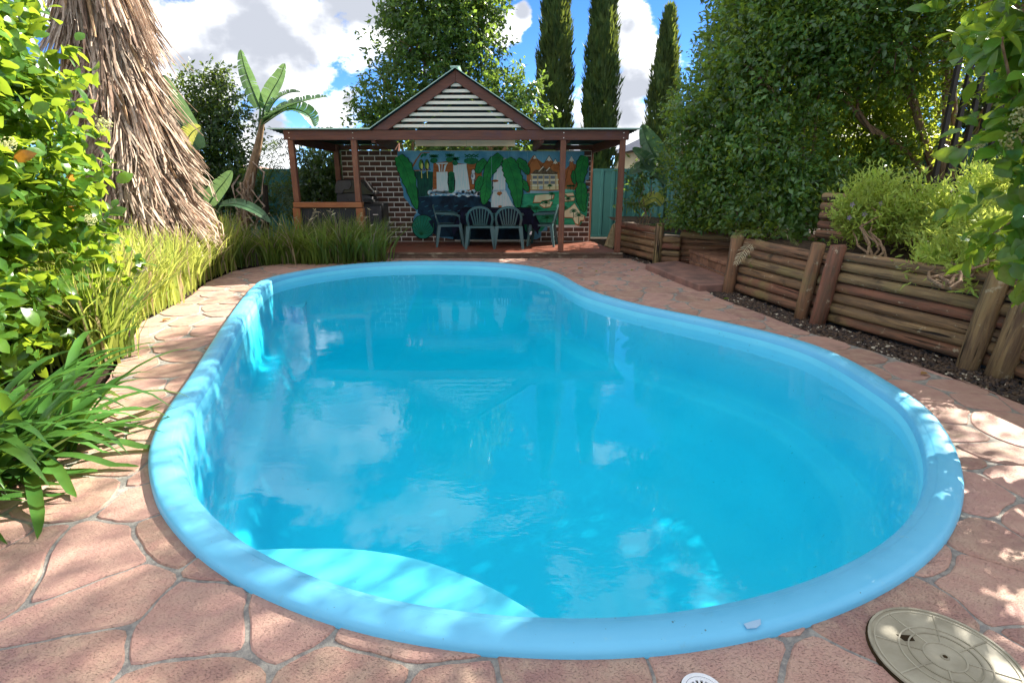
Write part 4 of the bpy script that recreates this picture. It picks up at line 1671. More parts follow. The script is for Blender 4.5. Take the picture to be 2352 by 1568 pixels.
# fan leaf
art('painted_leaf', ell(1625, 1235, 128, 138, 26, .02, 3), INK)
art('painted_leaf', ell(1625, 1235, 120, 130, 26, .02, 3), paint('fan leaf', (26, 104, 82), (16, 88, 72)))
arts('painted_vein', [line((1600, 1330), (1625 + 112 * math.cos(a), 1235 + 122 * math.sin(a)), 5) for a in np.linspace(-3.4, .5, 11)], paint('vein', (18, 70, 40)))
art('painted_leaf', [(1680, 1170), (1735, 1150), (1740, 1260), (1700, 1200)], NAVY)
# seams of the wall boards
arts('board_seam', [line((402, 350), (402, 900), 2.5), line((578, 350), (578, 430), 2.5), line((938, 350), (938, 470), 2.5), line((778, 350), (778, 500), 2.5)], paint('seam', (120, 160, 170)), z2)

# ------------------------------------------------------------------ furniture on the deck
def chair_proto():
    t = thing('plastic_chair', 'dark green plastic slat back chair', 'chair', (0, 0, 0))
    w, d = .25, .22
    # seat: shallow dish with rolled edge
    vs, fs = [], []
    nx, ny = 8, 8
    for j in range(ny + 1):
        for i in range(nx + 1):
            u, v = i / nx * 2 - 1, j / ny * 2 - 1
            vs.append((u * w * (1 - .06 * (v + 1) / 2), v * d, .43 - .025 * (1 - u * u) * (1 - v * v) - (.03 * max(0, -v) ** 6)))
    for j in range(ny):
        for i in range(nx):
            a = j * (nx + 1) + i
            fs.append((a, a + 1, a + nx + 2, a + nx + 1))
    m = MB().add(vs, fs)
    mb2 = MB().add([(x, y, z - .016) for x, y, z in vs], fs)
    m.add(mb2.v, mb2.f)
    m.bar((-w, -d, .415), (w, -d, .415), .02, .04)
    m.bar((-w, d, .415), (w, d, .415), .02, .04)
    m.bar((-w, -d, .415), (-w, d, .415), .02, .04)
    m.bar((w, -d, .415), (w, d, .415), .02, .04)
    m.obj('seat', M['chair'], t)
    # back: arched frame, back toward -y
    fr = []
    for k in range(17):
        a = math.pi * k / 16
        x = .245 * math.cos(a)
        z = .56 + .235 * math.sin(a) ** .8
        fr.append((x, -d - .02 - (z - .43) * .22, z))
    fr = [(.215, -d + .0, .42)] + fr + [(-.215, -d + .0, .42)]
    mb = MB()
    for a, b in zip(fr[:-1], fr[1:]):
        mb.bar(a, b, .045, .022, (0, 1, 0))
    mb.obj('back_frame', M['chair'], t)
    for k in range(7):
        x = (k - 3) * .052
        zt = .555 + .232 * math.sqrt(max(0, 1 - (x * 1.16 / .245) ** 2)) ** .8
        MB().bar((x * .72, -d - .005, .445), (x * 1.16, -d - .02 - (zt - .43) * .22, zt), .026, .010, (0, 1, 0)).obj('slat', M['chair'], t)
    for s in (-1, 1):
        arm = [(s * .235, -d - .05, .66), (s * .285, -.08, .645), (s * .29, .08, .64), (s * .27, .19, .60), (s * .255, .215, .50), (s * .25, .21, .42)]
        mb = MB()
        for a, b in zip(arm[:-1], arm[1:]):
            mb.bar(a, b, .05, .018, (s, 0, .6))
        mb.obj('arm', M['chair'], t)
        for y0, y1 in ((-d + .01, -d - .06), (d - .02, d + .04)):
            mb = MB()
            x = s * (w - .02)
            vs = []
            for z, o, wd in ((.43, 0, .040), (.20, .5, .033), (0, 1, .024)):
                cx, cy = x + s * .05 * o, y0 + (y1 - y0) * o
                vs += [(cx - wd, cy - wd * .8, z), (cx + wd, cy - wd * .8, z), (cx + wd, cy + wd * .8, z), (cx - wd, cy + wd * .8, z)]
            fs = [(0, 1, 2, 3), (11, 10, 9, 8)]
            for r in range(2):
                for k in range(4):
                    a, b = r * 4 + k, r * 4 + (k + 1) % 4
                    fs.append((a, b, b + 4, a + 4))
            mb.add(vs, fs).obj('leg', M['chair'], t)
    return t


ch = chair_proto()
ch.matrix_basis = Matrix.Translation((-.62, 11.22, DZ))
ch['label'] = 'dark green slat back plastic chair with its back to the pool, nearer the barbecue'
ch['group'] = 'plastic chairs around the table'
dup(ch, (-.065, 11.22, DZ), 0, 'dark green slat back plastic chair with its back to the pool, nearer the post')
dup(ch, (-1.27, 11.55, DZ), -math.pi / 2 + .15, 'dark green plastic chair seen side on at the barbecue end of the table')
dup(ch, (.62, 11.6, DZ), math.pi / 2 - .2, 'dark green plastic chair seen side on at the far post end of the table')

tb = thing('dining_table', 'outdoor dining table hidden under a dark cloth between the chairs', 'table', (-.3, 11.7, DZ))
MB().box((-1.02, 11.40, DZ + .70), (.38, 12.02, DZ + .725)).obj('tabletop', M['charcoal'], tb, bevel=.006)
for x in (-.93, .30):
    for y in (11.47, 11.95):
        MB().tube([(x, y, DZ + .70), (x + (.06 if x > 0 else -.06), y, DZ)], [.022, .018], 8).obj('leg', M['chair'], tb)
# cloth with hanging folds
vs, fs = [], []
nx, ny = 44, 24
for j in range(ny + 1):
    for i in range(nx + 1):
        x, y = -1.20 + 1.76 * i / nx, 11.22 + .98 * j / ny
        cx, cy = min(max(x, -1.03), .39), min(max(y, 11.39), 12.03)
        dx, dy = x - cx, y - cy
        dd = math.hypot(dx, dy)
        drop = dd * (1.85 if x < cx or x > cx else 1.5)
        wv = .022 * math.sin(x * 23 + y * 9) + .015 * math.sin(y * 31)
        k = .16 / max(dd, 1e-6) if dd > 0 else 0
        px = cx + dx * min(1, k * (.5 + .5 * min(1, dd * 6))) + (wv if dd > .04 else 0)
        py = cy + dy * min(1, k * .5) + (wv if dd > .04 else 0)
        vs.append((px, py, DZ + .733 - drop * 1.15))
for j in range(ny):
    for i in range(nx):
        a = j * (nx + 1) + i
        fs.append((a, a + 1, a + nx + 2, a + nx + 1))
cl = MB().add(vs, fs).obj('tablecloth', M['cloth'], None, smooth=True)
tag(cl, 'dark navy cloth draped over the dining table with hanging corners', 'tablecloth')
p = V((1000 + 1605 / 1.622) * .6125, (200 + 1090 / 1.622) * .6125, 11.33)
MB().poly([(p.x - .025, 11.26, p.z - .03), (p.x + .012, 11.26, p.z - .035), (p.x + .03, 11.258, p.z + .028), (p.x, 11.258, p.z + .03)], (0, .003, 0)).obj('care_tag', M['white'], cl)

bq = thing('barbecue', 'black hooded gas barbecue on a cabinet behind the gazebo rail', 'barbecue', (-3.1, 11.5, DZ))
MB().box((-3.52, 11.20, DZ + .03), (-2.53, 11.72, .945)).obj('cabinet', M['black'], bq, bevel=.012)
MB().box((-2.78 - .27, 11.178, DZ + .08), (-2.56, 11.196, .90)).obj('door', M['charcoal'], bq, bevel=.006)
MB().tube([(-2.62, 11.16, .74), (-2.72, 11.16, .74)], .010, 8).obj('handle', M['steel'], bq)
# firebox side plates and hood, profile in x-z, extruded in y
def bprof(pts, y0, y1, name, mat, bev=.01):
    P = [V((1000 + x / 1.622) * .6125, (200 + y / 1.622) * .6125, 11.35) for x, y in pts]
    return MB().poly([(p.x, y0, p.z) for p in P], (0, y1 - y0, 0)).obj(name, mat, bq, bevel=bev)


bprof([(432, 838), (560, 838), (645, 872), (650, 905), (432, 905)], 11.28, 11.70, 'firebox', M['charcoal'])
bprof([(428, 850), (430, 800), (438, 775), (460, 768), (560, 768), (585, 778), (625, 822), (662, 850), (660, 860), (600, 862), (566, 848), (470, 850)], 11.24, 11.72, 'hood', M['black'], .012)
bprof([(428, 850), (430, 800), (440, 775), (520, 772), (528, 800), (516, 826), (498, 828), (485, 826), (470, 850)], 11.215, 11.236, 'hood_end', M['charcoal'], .004)
bprof([(600, 884), (655, 888), (662, 905), (605, 905)], 11.22, 11.70, 'side_shelf', M['black'], .006)
a = V((1000 + 640 / 1.622) * .6125, (200 + 842 / 1.622) * .6125, 11.3)
MB().tube([(a.x + .03, 11.30, a.z), (a.x + .03, 11.66, a.z)], .014, 8).obj('hood_handle', M['steel'], bq)
h = V((1000 + 497 / 1.622) * .6125, (200 + 890 / 1.622) * .6125, 11.27)
MB().tube([(h.x, 11.281, h.z), (h.x, 11.272, h.z)], .018, 10).obj('gas_inlet', M['black'], bq)

oc = MB()
a, b = V(1400, 540, 11.7), V(1424, 490, 11.9)
oc.bar((1.98, 11.55, .04), (2.17, 11.75, .48), .17, .13, (0, 1, 0))
tag(oc.obj('log_offcut', simple('pale split timber', (.42, .33, .19), (.26, .19, .10), .85, .2, 6, (5, 5, 1), .5), None, bevel=.015), 'pale split log offcut leaning against the fence behind the gazebo post', 'log')

# ------------------------------------------------------------------ fences
def steel_fence(label, a, b, z0, z1, pw=2.35, rev=False):
    a, b = Vector((a[0], a[1], 0)), Vector((b[0], b[1], 0))
    root = thing('steel_fence', label, 'fence', (a + b) / 2 + Vector((0, 0, z0)))
    d = (b - a).normalized()
    nrm = Vector((-d.y, d.x, 0))
    L = (b - a).length
    n = max(1, int(round(L / pw)))
    for i in range(n):
        s, e = L * i / n + .03, L * (i + 1) / n - .03
        vs, fs = [], []
        k = int((e - s) / .26)
        prof = []
        for q in range(k):
            x = s + (e - s) * q / k
            st = (e - s) / k
            prof += [(x, 0), (x + st * .62, 0), (x + st * .72, .035), (x + st * .90, .035)]
        prof.append((e, 0))
        for x, o in prof:
            p = a + d * x + nrm * (-o)
            vs += [(p.x, p.y, z0 + .02), (p.x, p.y, z1 - .02)]
        for q in range(len(prof) - 1):
            fs.append((2 * q, 2 * q + 2, 2 * q + 3, 2 * q + 1))
        MB().add(vs, fs).obj('panel', M['fence'], root)
        for z in (z0 + .02, z1 - .02):
            MB().bar(a + d * (s - .0) + Vector((0, 0, z)), a + d * (e + .0) + Vector((0, 0, z)), .055, .05).obj('rail', M['fence'], root)
    for i in range(n + 1):
        p = a + d * (L * i / n)
        MB().box((p.x - .035, p.y - .035, z0 - .1), (p.x + .035, p.y + .035, z1 + .02)).obj('post', M['fence'], root)
    return root


steel_fence('teal ribbed steel fence behind the gazebo and brick wall', (-9.5, 14.3), (3.1, 14.1), 0, 1.62)
steel_fence('teal ribbed steel fence panel catching light behind the narrow leaved shrub', (3.12, 14.05), (4.6, 12.2), .15, 1.75)
steel_fence('teal ribbed steel side fence on the upper level behind the hedge trunks', (4.7, 12.1), (9.2, 4.8), 1.2, 2.05, 2.2)
steel_fence('teal ribbed steel side fence behind the palm tree', (-9.5, 1.0), (-9.5, 14.2), 0, 1.7)

pf = thing('bar_fence', 'tall dark vertical bar fence on the upper garden level', 'fence', (6.6, 6.2, 1.35))
fa, fb = Vector((5.35, 7.35, 0)), Vector((9.4, 6.6, 0))
nbar = 31
for i in range(nbar):
    p = fa.lerp(fb, i / (nbar - 1))
    MB().box((p.x - .024, p.y - .024, 1.30), (p.x + .024, p.y + .024, 3.05)).obj('bar', M['barfence'], pf)
for z in (1.42, 2.95):
    MB().bar(fa + Vector((0, .04, z)), fb + Vector((0, .04, z)), .03, .05).obj('rail', M['barfence'], pf)

# ------------------------------------------------------------------ neighbouring houses
def house(label, x0, x1, y0, y1, zw, zr, wall, tile, trim):
    r = thing('house', label, 'house', ((x0 + x1) / 2, (y0 + y1) / 2, 0))
    MB().box((x0, y0, 0), (x1, y1, zw)).obj('wall', wall, r)
    e = .45
    hx = (y1 - y0) / 2
    vs = [(x0 - e, y0 - e, zw), (x1 + e, y0 - e, zw), (x1 + e, y1 + e, zw), (x0 - e, y1 + e, zw), (x0 + hx, (y0 + y1) / 2, zr), (x1 - hx, (y0 + y1) / 2, zr)]
    MB().add(vs, [(0, 1, 5, 4), (1, 2, 5), (2, 3, 4, 5), (3, 0, 4), (0, 3, 2, 1)]).obj('roof', tile, r)
    for k in range(1, 7):                                             # tile courses as battens
        f = k / 7
        a, b = Vector(vs[0]).lerp(Vector(vs[4]), f), Vector(vs[1]).lerp(Vector(vs[5]), f)
        MB().bar(a + Vector((0, -.02, .02)), b + Vector((0, -.02, .02)), .05, .03).obj('tile_course', tile, r)
    MB().box((x0 - e, y0 - e - .1, zw - .12), (x1 + e, y0 - e - .002, zw + .02)).obj('gutter', trim, r)
    f = MB().box((x1 - 2.4, y0 - .04, .9), (x1 - 1.2, y0 - .002, zw - .3)).obj('window', M['white'], r)
    MB().box((x1 - 2.3, y0 - .05, 1.0), (x1 - 1.3, y0 - .042, zw - .4)).obj('pane', M['charcoal'], f)
    return r


house('cream rendered house with dark tiled roof beyond the fence', 4.9, 16, 20, 28, 2.35, 4.6, M['cream'], M['tile'], M['roof'])
house('house with faded pink tiled roof low behind the banana plant', -19, -8.6, 24, 32, 1.15, 1.9, M['cream'], M['redtile'], M['white'])

# ------------------------------------------------------------------ lids and small things on the paving
lc = G(2169, 1514)
LR = .213
lid = thing('skimmer_lid', 'round beige plastic skimmer lid with raised ribs set in the paving', 'lid', (lc.x, lc.y, 0))


def ring_mesh(r0, r1, z0, z1, n=48):
    vs, fs = [], []
    for k in range(n):
        c, s = math.cos(2 * math.pi * k / n), math.sin(2 * math.pi * k / n)
        vs += [(lc.x + r0 * c, lc.y + r0 * s, z0), (lc.x + r1 * c, lc.y + r1 * s, z0), (lc.x + r1 * c, lc.y + r1 * s, z1), (lc.x + r0 * c, lc.y + r0 * s, z1)]
    for k in range(n):
        a, b = 4 * k, 4 * ((k + 1) % n)
        for q in range(4):
            fs.append((a + q, a + (q + 1) % 4, b + (q + 1) % 4, b + q))
    return MB().add(vs, fs)


MB().tube([(lc.x, lc.y, -.02), (lc.x, lc.y, .006)], LR + .005, 48).obj('gap_ring', M['hole'], lid)
MB().tube([(lc.x, lc.y, -.015), (lc.x, lc.y, .010)], LR - .002, 48).obj('disc', M['lid'], lid)
ring_mesh(LR - .008, LR, .008, .0145).obj('rim', M['lid'], lid)
ring_mesh(LR - .022, LR - .017, .008, .0125).obj('rim', M['lid'], lid)
for r0 in (.122, .096, .056):
    ring_mesh(r0, r0 + .0045, .008, .0135).obj('ring_rib', M['lid'], lid)
for k in range(8):
    a = k * math.pi / 4 + .32
    MB().bar((lc.x + .058 * math.cos(a), lc.y + .058 * math.sin(a), .0105), (lc.x + (LR - .018) * math.cos(a), lc.y + (LR - .018) * math.sin(a), .0105), .0045, .005).obj('spoke_rib', M['lid'], lid)
MB().tube([(lc.x, lc.y, .009), (lc.x, lc.y, .0125)], .013, 14).obj('screw', M['lid'], lid)
MB().tube([(lc.x, lc.y, .0126), (lc.x, lc.y, .0132)], .007, 12).obj('screw_hole', M['hole'], lid)
hp = [G(2058, 1456, .0105), G(2093, 1458, .0105), G(2102, 1471, .0105), G(2078, 1471, .0105)]
MB().poly([(p.x, p.y, .0102) for p in hp], (0, 0, .0006)).obj('finger_hole', M['hole'], lid)

gc = Vector((.575, 1.305, 0))
gr = thing('drain_grate', 'round white drain grate at the bottom edge of the paving', 'drain', gc)
MB().tube([(gc.x, gc.y, -.02), (gc.x, gc.y, .004)], .068, 40).obj('recess', M['hole'], gr)
lc_s = lc
lc = gc
ring_mesh(.052, .064, .0045, .012).obj('rim', M['white'], gr)
ring_mesh(.040, .0505, .0045, .010).obj('rim', M['white'], gr)
lc = lc_s
for k in range(16):
    a = k * math.pi / 8
    MB().bar((gc.x + .012 * math.cos(a), gc.y + .012 * math.sin(a), .007), (gc.x + .042 * math.cos(a), gc.y + .042 * math.sin(a), .007), .006, .005).obj('bar', M['white'], gr)
MB().tube([(gc.x, gc.y, .0045), (gc.x, gc.y, .010)], .014, 16).obj('hub', M['white'], gr)

pc = [G(x, y, .0465) for x, y in ((1708, 1431), (1730, 1424), (1747, 1420), (1748, 1432), (1738, 1440), (1716, 1442))]
pt = MB().poly([(p.x, p.y, .0445) for p in pc], (0, 0, .0012)).obj('repair_patch', simple('pale repair film', (.36, .55, .72), (.33, .52, .70), .4, .5, 5, bump=0))
tag(pt, 'small pale repair patch stuck on the near pool coping', 'patch')


def fallen(px, label, s, col, ang):
    p = G(*px)
    rg = random.Random(int(px[0]))
    mb = MB()
    n = 7
    vs, fs = [], []
    for i in range(n):
        t = i / (n - 1)
        w = .32 * math.sin(math.pi * min(1, t * .95 + .03)) ** .8
        z = .006 + .18 * s * math.sin(math.pi * t) * .4 + .02 * s
        vs += [(t - .5, -w, z + .10 * s), (t - .5, 0, z), (t - .5, w, z + .14 * s)]
    for i in range(n - 1):
        a = i * 3
        fs += [(a, a + 1, a + 4, a + 3), (a + 1, a + 2, a + 5, a + 4)]
    c, sn = math.cos(ang), math.sin(ang)
    mb.add([(p.x + (x * c - y * sn) * s, p.y + (x * sn + y * c) * s, z) for x, y, z in vs], fs)
    tag(mb.obj('fallen_leaf', M[col], None, smooth=True), label, 'leaf', 'fallen leaves on the paving')


fallen((2122, 861), 'curled dark brown dead leaf on the paving near the paired log posts', .07, 'litter', .4)
fallen((1668, 688), 'green fallen leaf on the paving edge below the leaning step post', .07, 'viburnum', .2)
fallen((1333, 618), 'yellow fallen leaf on the paving in front of the deck corner', .09, 'litter', .3)
fallen((1369, 624), 'small green fallen leaf nearest the yellow leaf on the paving', .06, 'viburnum', 2.0)
fallen((1452, 622), 'dark green fallen leaf beside the concrete slab', .07, 'viburnum', .9)
fallen((1372, 678), 'thin pale fallen leaf lying by the pool edge curve', .05, 'dryfrond', .1)
fallen((383, 737), 'yellow dead leaf at the foot of the large leaved bush', .09, 'litter', 1.2)

# ------------------------------------------------------------------ vegetation
def B(px, py, Y, r, rz=None, ry=None, w=1.0):
    c = V(px, py, Y)
    return (c.x, c.y, c.z, r, ry or r, rz or r, w)


def plant(name, label, cat, base, blobs, ncl, per, spread, L, T, mat, bark, group=None, nparts=0, droop=.1, shell=.35, seed=1,
          tr=.05, ntrunk=3, extra=None, upb=.35, jit=.9, zmin=None):
    rg = np.random.default_rng(seed)
    rp = random.Random(seed)
    root = thing(name, label, cat, base, group)
    P, D, N, c, od = crown_points(blobs, ncl, per, spread, droop, shell, rg, upb, jit)
    Ls = L * rg.uniform(.65, 1.2, len(P))
    if zmin is not None:
        k = P[:, 2] > zmin
        P, D, N, Ls = P[k], D[k], N[k], Ls[k]
    if nparts:
        ix = leaf_parts(P, D, N, Ls, nparts)
        leaf_objects('leaf', P[ix], D[ix], N[ix], Ls[ix], T, mat, root)
        k = np.ones(len(P), bool)
        k[ix] = False
        P, D, N, Ls = P[k], D[k], N[k], Ls[k]
    me = leaves_mesh('foliage' if nparts else 'crown', P, D, N, Ls, T)
    o = mesh_obj('foliage' if nparts else 'crown', me, mat, root)
    o['kind'] = 'stuff'
    # trunk and limbs reach into the blobs, twigs to some clusters
    mb = MB()
    bl = sorted(blobs, key=lambda b: rp.random())
    tgt = [Vector(b[:3]) for b in bl]
    for i in range(ntrunk):
        bb = Vector(base) + Vector((rp.uniform(-.12, .12), rp.uniform(-.12, .12), -.05))
        t = tgt[i % len(tgt)]
        stems(mb, bb, [t], tr, tr * .35, rp, .1)
    for t in tgt[ntrunk:]:
        s = tgt[rp.randrange(min(ntrunk, len(tgt)))]
        stems(mb, Vector(base).lerp(s, .55), [t], tr * .5, tr * .2, rp, .08, 5)
    cs = rp.sample(range(len(c)), min(len(c), 90))
    for i in cs:
        q = Vector(c[i])
        s = min(tgt, key=lambda t: (t - q).length)
        mb.tube([s.lerp(q, .1), s.lerp(q, .55) + Vector((0, 0, .04)), q], [tr * .22, tr * .14, tr * .06], 4, False)
    mb.obj('trunk', bark, root)
    return root


# trees beyond the fence
plant('tree', 'tall loose evergreen tree with drooping leaves rising behind the gazebo gable', 'tree', (-1.6, 15.2, 0),
      [B(1020, 40, 15.2, 1.3), B(955, 120, 15.0, 1.05), B(1085, 110, 15.2, .95), B(905, 230, 14.8, .8), B(845, 262, 14.8, .42), B(1165, 235, 14.8, .75), B(1215, 205, 14.6, .42),
       B(1010, -90, 15.2, 1.1), B(1110, 10, 15.2, .7), B(920, 30, 15, .6), B(1040, 230, 14.9, 1.1), B(1230, 255, 14.5, .35), B(860, 310, 14.8, .7), B(1000, 330, 15, .8), B(1120, 330, 15, .8)],
      2700, 11, .17, .145, T_SMALL, M['tree'], M['bark'], droop=.35, shell=.5, seed=11, tr=.09, ntrunk=4, upb=.6)
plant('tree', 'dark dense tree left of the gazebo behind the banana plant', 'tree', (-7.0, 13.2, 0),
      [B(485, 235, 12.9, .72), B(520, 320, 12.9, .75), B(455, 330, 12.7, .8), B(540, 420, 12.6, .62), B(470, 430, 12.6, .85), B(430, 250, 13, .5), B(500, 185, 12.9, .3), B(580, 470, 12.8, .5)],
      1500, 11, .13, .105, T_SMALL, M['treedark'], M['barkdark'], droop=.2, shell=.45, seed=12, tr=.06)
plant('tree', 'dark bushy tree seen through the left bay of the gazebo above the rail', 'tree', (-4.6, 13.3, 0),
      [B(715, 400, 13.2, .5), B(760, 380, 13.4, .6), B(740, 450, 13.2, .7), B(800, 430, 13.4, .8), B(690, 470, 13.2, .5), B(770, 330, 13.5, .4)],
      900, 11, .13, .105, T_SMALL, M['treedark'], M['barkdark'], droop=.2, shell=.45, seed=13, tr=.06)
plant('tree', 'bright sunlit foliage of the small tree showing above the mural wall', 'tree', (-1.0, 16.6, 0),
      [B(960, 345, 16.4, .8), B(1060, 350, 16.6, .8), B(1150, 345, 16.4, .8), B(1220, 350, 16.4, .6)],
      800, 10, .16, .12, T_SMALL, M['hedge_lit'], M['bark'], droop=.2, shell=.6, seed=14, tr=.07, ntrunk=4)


plant('tree', 'large unseen tree added behind the hedge shrubs to shade paving and pool', 'tree', (6.6, 13.6, 0),
      [(6.4, 13.2, 3.2, 1.4, 1.2, 1.1), (6.6, 13.5, 4.8, 1.6, 1.3, 1.1), (6.8, 13.4, 6.4, 1.4, 1.2, 1.1), (6.9, 13.5, 7.4, .9, .9, .7), (5.6, 13.0, 4.2, .9, .9, .9), (3.9, 12.7, 5.75, .75, .6, .65), (4.8, 13.0, 5.5, .8, .8, .8), (3.3, 12.4, 5.6, .5, .5, .5)],  # hidden crown added to block sun; leftmost blobs shade the pool corner
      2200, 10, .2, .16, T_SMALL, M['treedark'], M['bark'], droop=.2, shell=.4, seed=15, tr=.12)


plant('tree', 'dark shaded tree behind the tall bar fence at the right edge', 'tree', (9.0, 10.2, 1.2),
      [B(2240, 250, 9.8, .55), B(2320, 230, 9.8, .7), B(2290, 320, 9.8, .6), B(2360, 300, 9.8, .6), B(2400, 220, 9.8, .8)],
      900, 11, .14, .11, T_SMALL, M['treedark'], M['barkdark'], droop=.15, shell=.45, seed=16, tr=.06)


def cypress(label, px, Y, top_z, rmax, n, seed, lean=0.0):
    rg = np.random.default_rng(seed)
    c = V(px, 400, Y)
    root = thing('cypress_tree', label, 'cypress', (c.x, Y, 0), 'cypress trees behind the gazebo')
    t = rg.random(n) ** .85
    z = t * top_z
    prof = rmax * np.minimum(1, (1.02 - t) * 1.9) ** .62 * np.minimum(1, .55 + t * 4)
    a = rg.random(n) * 2 * np.pi
    lump = 1 + .13 * np.sin(a * 5 + z * 3.1 + seed) + .10 * np.sin(a * 3 - z * 5.7) + .07 * np.sin(z * 11 + a * 8)
    r = prof * lump * (rg.random(n) ** .28)
    P = np.stack([c.x + lean * z + r * np.cos(a), Y + r * np.sin(a), z], 1)
    out = np.stack([np.cos(a), np.sin(a), np.zeros(n)], 1)
    D = unit(out * .30 + np.array([0, 0, 1.0]) + rg.normal(size=(n, 3)) * .16)
    N = unit(out + rg.normal(size=(n, 3)) * .5)
    L = rg.uniform(.12, .30, n)
    o = mesh_obj('crown', leaves_mesh('crown', P, D, N, L, T_SPRAY), M['cypress'], root)
    o['kind'] = 'stuff'
    MB().tube([(c.x, Y, -.1), (c.x + lean * top_z * .9, Y, top_z * .9)], [.14, .03], 8).obj('trunk', M['barkdark'], root)


cypress('tall dark cypress nearest the gazebo gable', 1270, 17.5, 8.4, .47, 15000, 3)
cypress('tall dark cypress with its right edge sunlit, in the middle of the three', 1372, 17.5, 7.8, .47, 15000, 4)
cypress('slender cypress half hidden by the top of the big hedge', 1512, 18.5, 6.1, .50, 9000, 5)

# the big hedge on the right: four shrubs
HG = 'big hedge shrubs above the log walls'
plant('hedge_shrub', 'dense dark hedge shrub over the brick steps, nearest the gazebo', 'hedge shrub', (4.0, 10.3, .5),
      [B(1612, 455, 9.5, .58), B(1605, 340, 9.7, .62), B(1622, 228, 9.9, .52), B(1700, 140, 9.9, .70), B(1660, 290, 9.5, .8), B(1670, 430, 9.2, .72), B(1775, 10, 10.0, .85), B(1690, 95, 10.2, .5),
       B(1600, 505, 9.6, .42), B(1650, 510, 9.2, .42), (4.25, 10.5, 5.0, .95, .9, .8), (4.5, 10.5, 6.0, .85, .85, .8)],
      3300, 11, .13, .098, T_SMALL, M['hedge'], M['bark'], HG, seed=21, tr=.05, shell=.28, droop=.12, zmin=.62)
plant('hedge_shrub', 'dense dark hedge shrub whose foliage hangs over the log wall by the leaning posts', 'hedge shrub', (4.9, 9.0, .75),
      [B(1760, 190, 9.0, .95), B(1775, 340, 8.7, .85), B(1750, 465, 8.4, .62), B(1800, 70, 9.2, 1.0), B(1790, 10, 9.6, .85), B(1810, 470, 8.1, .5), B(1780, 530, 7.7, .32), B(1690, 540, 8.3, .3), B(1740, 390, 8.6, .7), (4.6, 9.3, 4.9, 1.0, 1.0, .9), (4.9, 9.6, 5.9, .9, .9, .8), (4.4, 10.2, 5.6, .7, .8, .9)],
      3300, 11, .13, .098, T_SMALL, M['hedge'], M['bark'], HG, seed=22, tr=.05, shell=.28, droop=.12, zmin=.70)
plant('hedge_shrub', 'tall hedge shrub with many bare forked trunks lit from behind', 'hedge shrub', (6.3, 8.4, 1.1),
      [B(1890, 70, 8.8, .9), B(1990, 40, 8.6, .9), B(1940, -60, 8.8, 1.2), B(1870, 420, 8.3, .5), B(1940, 440, 8.2, .45), B(1850, 520, 7.8, .30), B(1880, 180, 8.9, .55), B(2060, 80, 8.4, .8), B(2020, 400, 8.6, .4), (5.6, 9.0, 4.9, 1.1, 1.0, .9), (5.7, 8.9, 6.0, 1.0, 1.0, .8)],
      2700, 11, .13, .095, T_SMALL, M['hedge'], M['bark'], HG, seed=23, tr=.06, shell=.28, droop=.12, ntrunk=9)
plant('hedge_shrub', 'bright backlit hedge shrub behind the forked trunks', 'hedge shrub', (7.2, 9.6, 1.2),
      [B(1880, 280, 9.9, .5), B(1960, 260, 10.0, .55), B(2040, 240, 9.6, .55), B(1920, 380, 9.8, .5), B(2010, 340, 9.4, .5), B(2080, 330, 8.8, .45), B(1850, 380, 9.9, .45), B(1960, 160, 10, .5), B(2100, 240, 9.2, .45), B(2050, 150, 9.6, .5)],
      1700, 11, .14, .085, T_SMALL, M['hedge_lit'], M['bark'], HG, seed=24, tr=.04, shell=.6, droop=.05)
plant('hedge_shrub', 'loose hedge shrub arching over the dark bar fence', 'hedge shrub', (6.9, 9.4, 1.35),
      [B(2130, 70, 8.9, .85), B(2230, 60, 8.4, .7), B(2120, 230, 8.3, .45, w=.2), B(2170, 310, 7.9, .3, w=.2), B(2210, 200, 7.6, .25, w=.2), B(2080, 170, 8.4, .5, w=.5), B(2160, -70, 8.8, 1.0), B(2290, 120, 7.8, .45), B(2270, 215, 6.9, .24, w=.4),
       B(2060, 420, 7.8, .3, w=.15), (6.8, 8.3, 5.0, 1.1, 1.0, .9), (6.1, 6.0, 5.1, 1.2, 1.0, .8), (6.7, 6.7, 4.5, 1.0, .9, .85), (5.6, 7.1, 4.2, .8, .8, .8), (6.4, 7.7, 4.4, .85, .8, .55), (7.2, 8.2, 4.8, .8, .8, .7), (5.7, 7.2, 6.3, 1.2, 1.1, 1.0), (5.0, 6.5, 7.2, 1.1, 1.0, .9), (4.4, 6.0, 6.5, .8, .8, .7), (5.6, 5.2, 4.6, .8, .8, .6)],  # high blobs out of view, most added to keep sun off the pool
      4300, 10, .14, .085, T_SMALL, M['hedge_lit'], M['bark'], HG, seed=25, tr=.035, shell=.45, droop=.1, ntrunk=4)

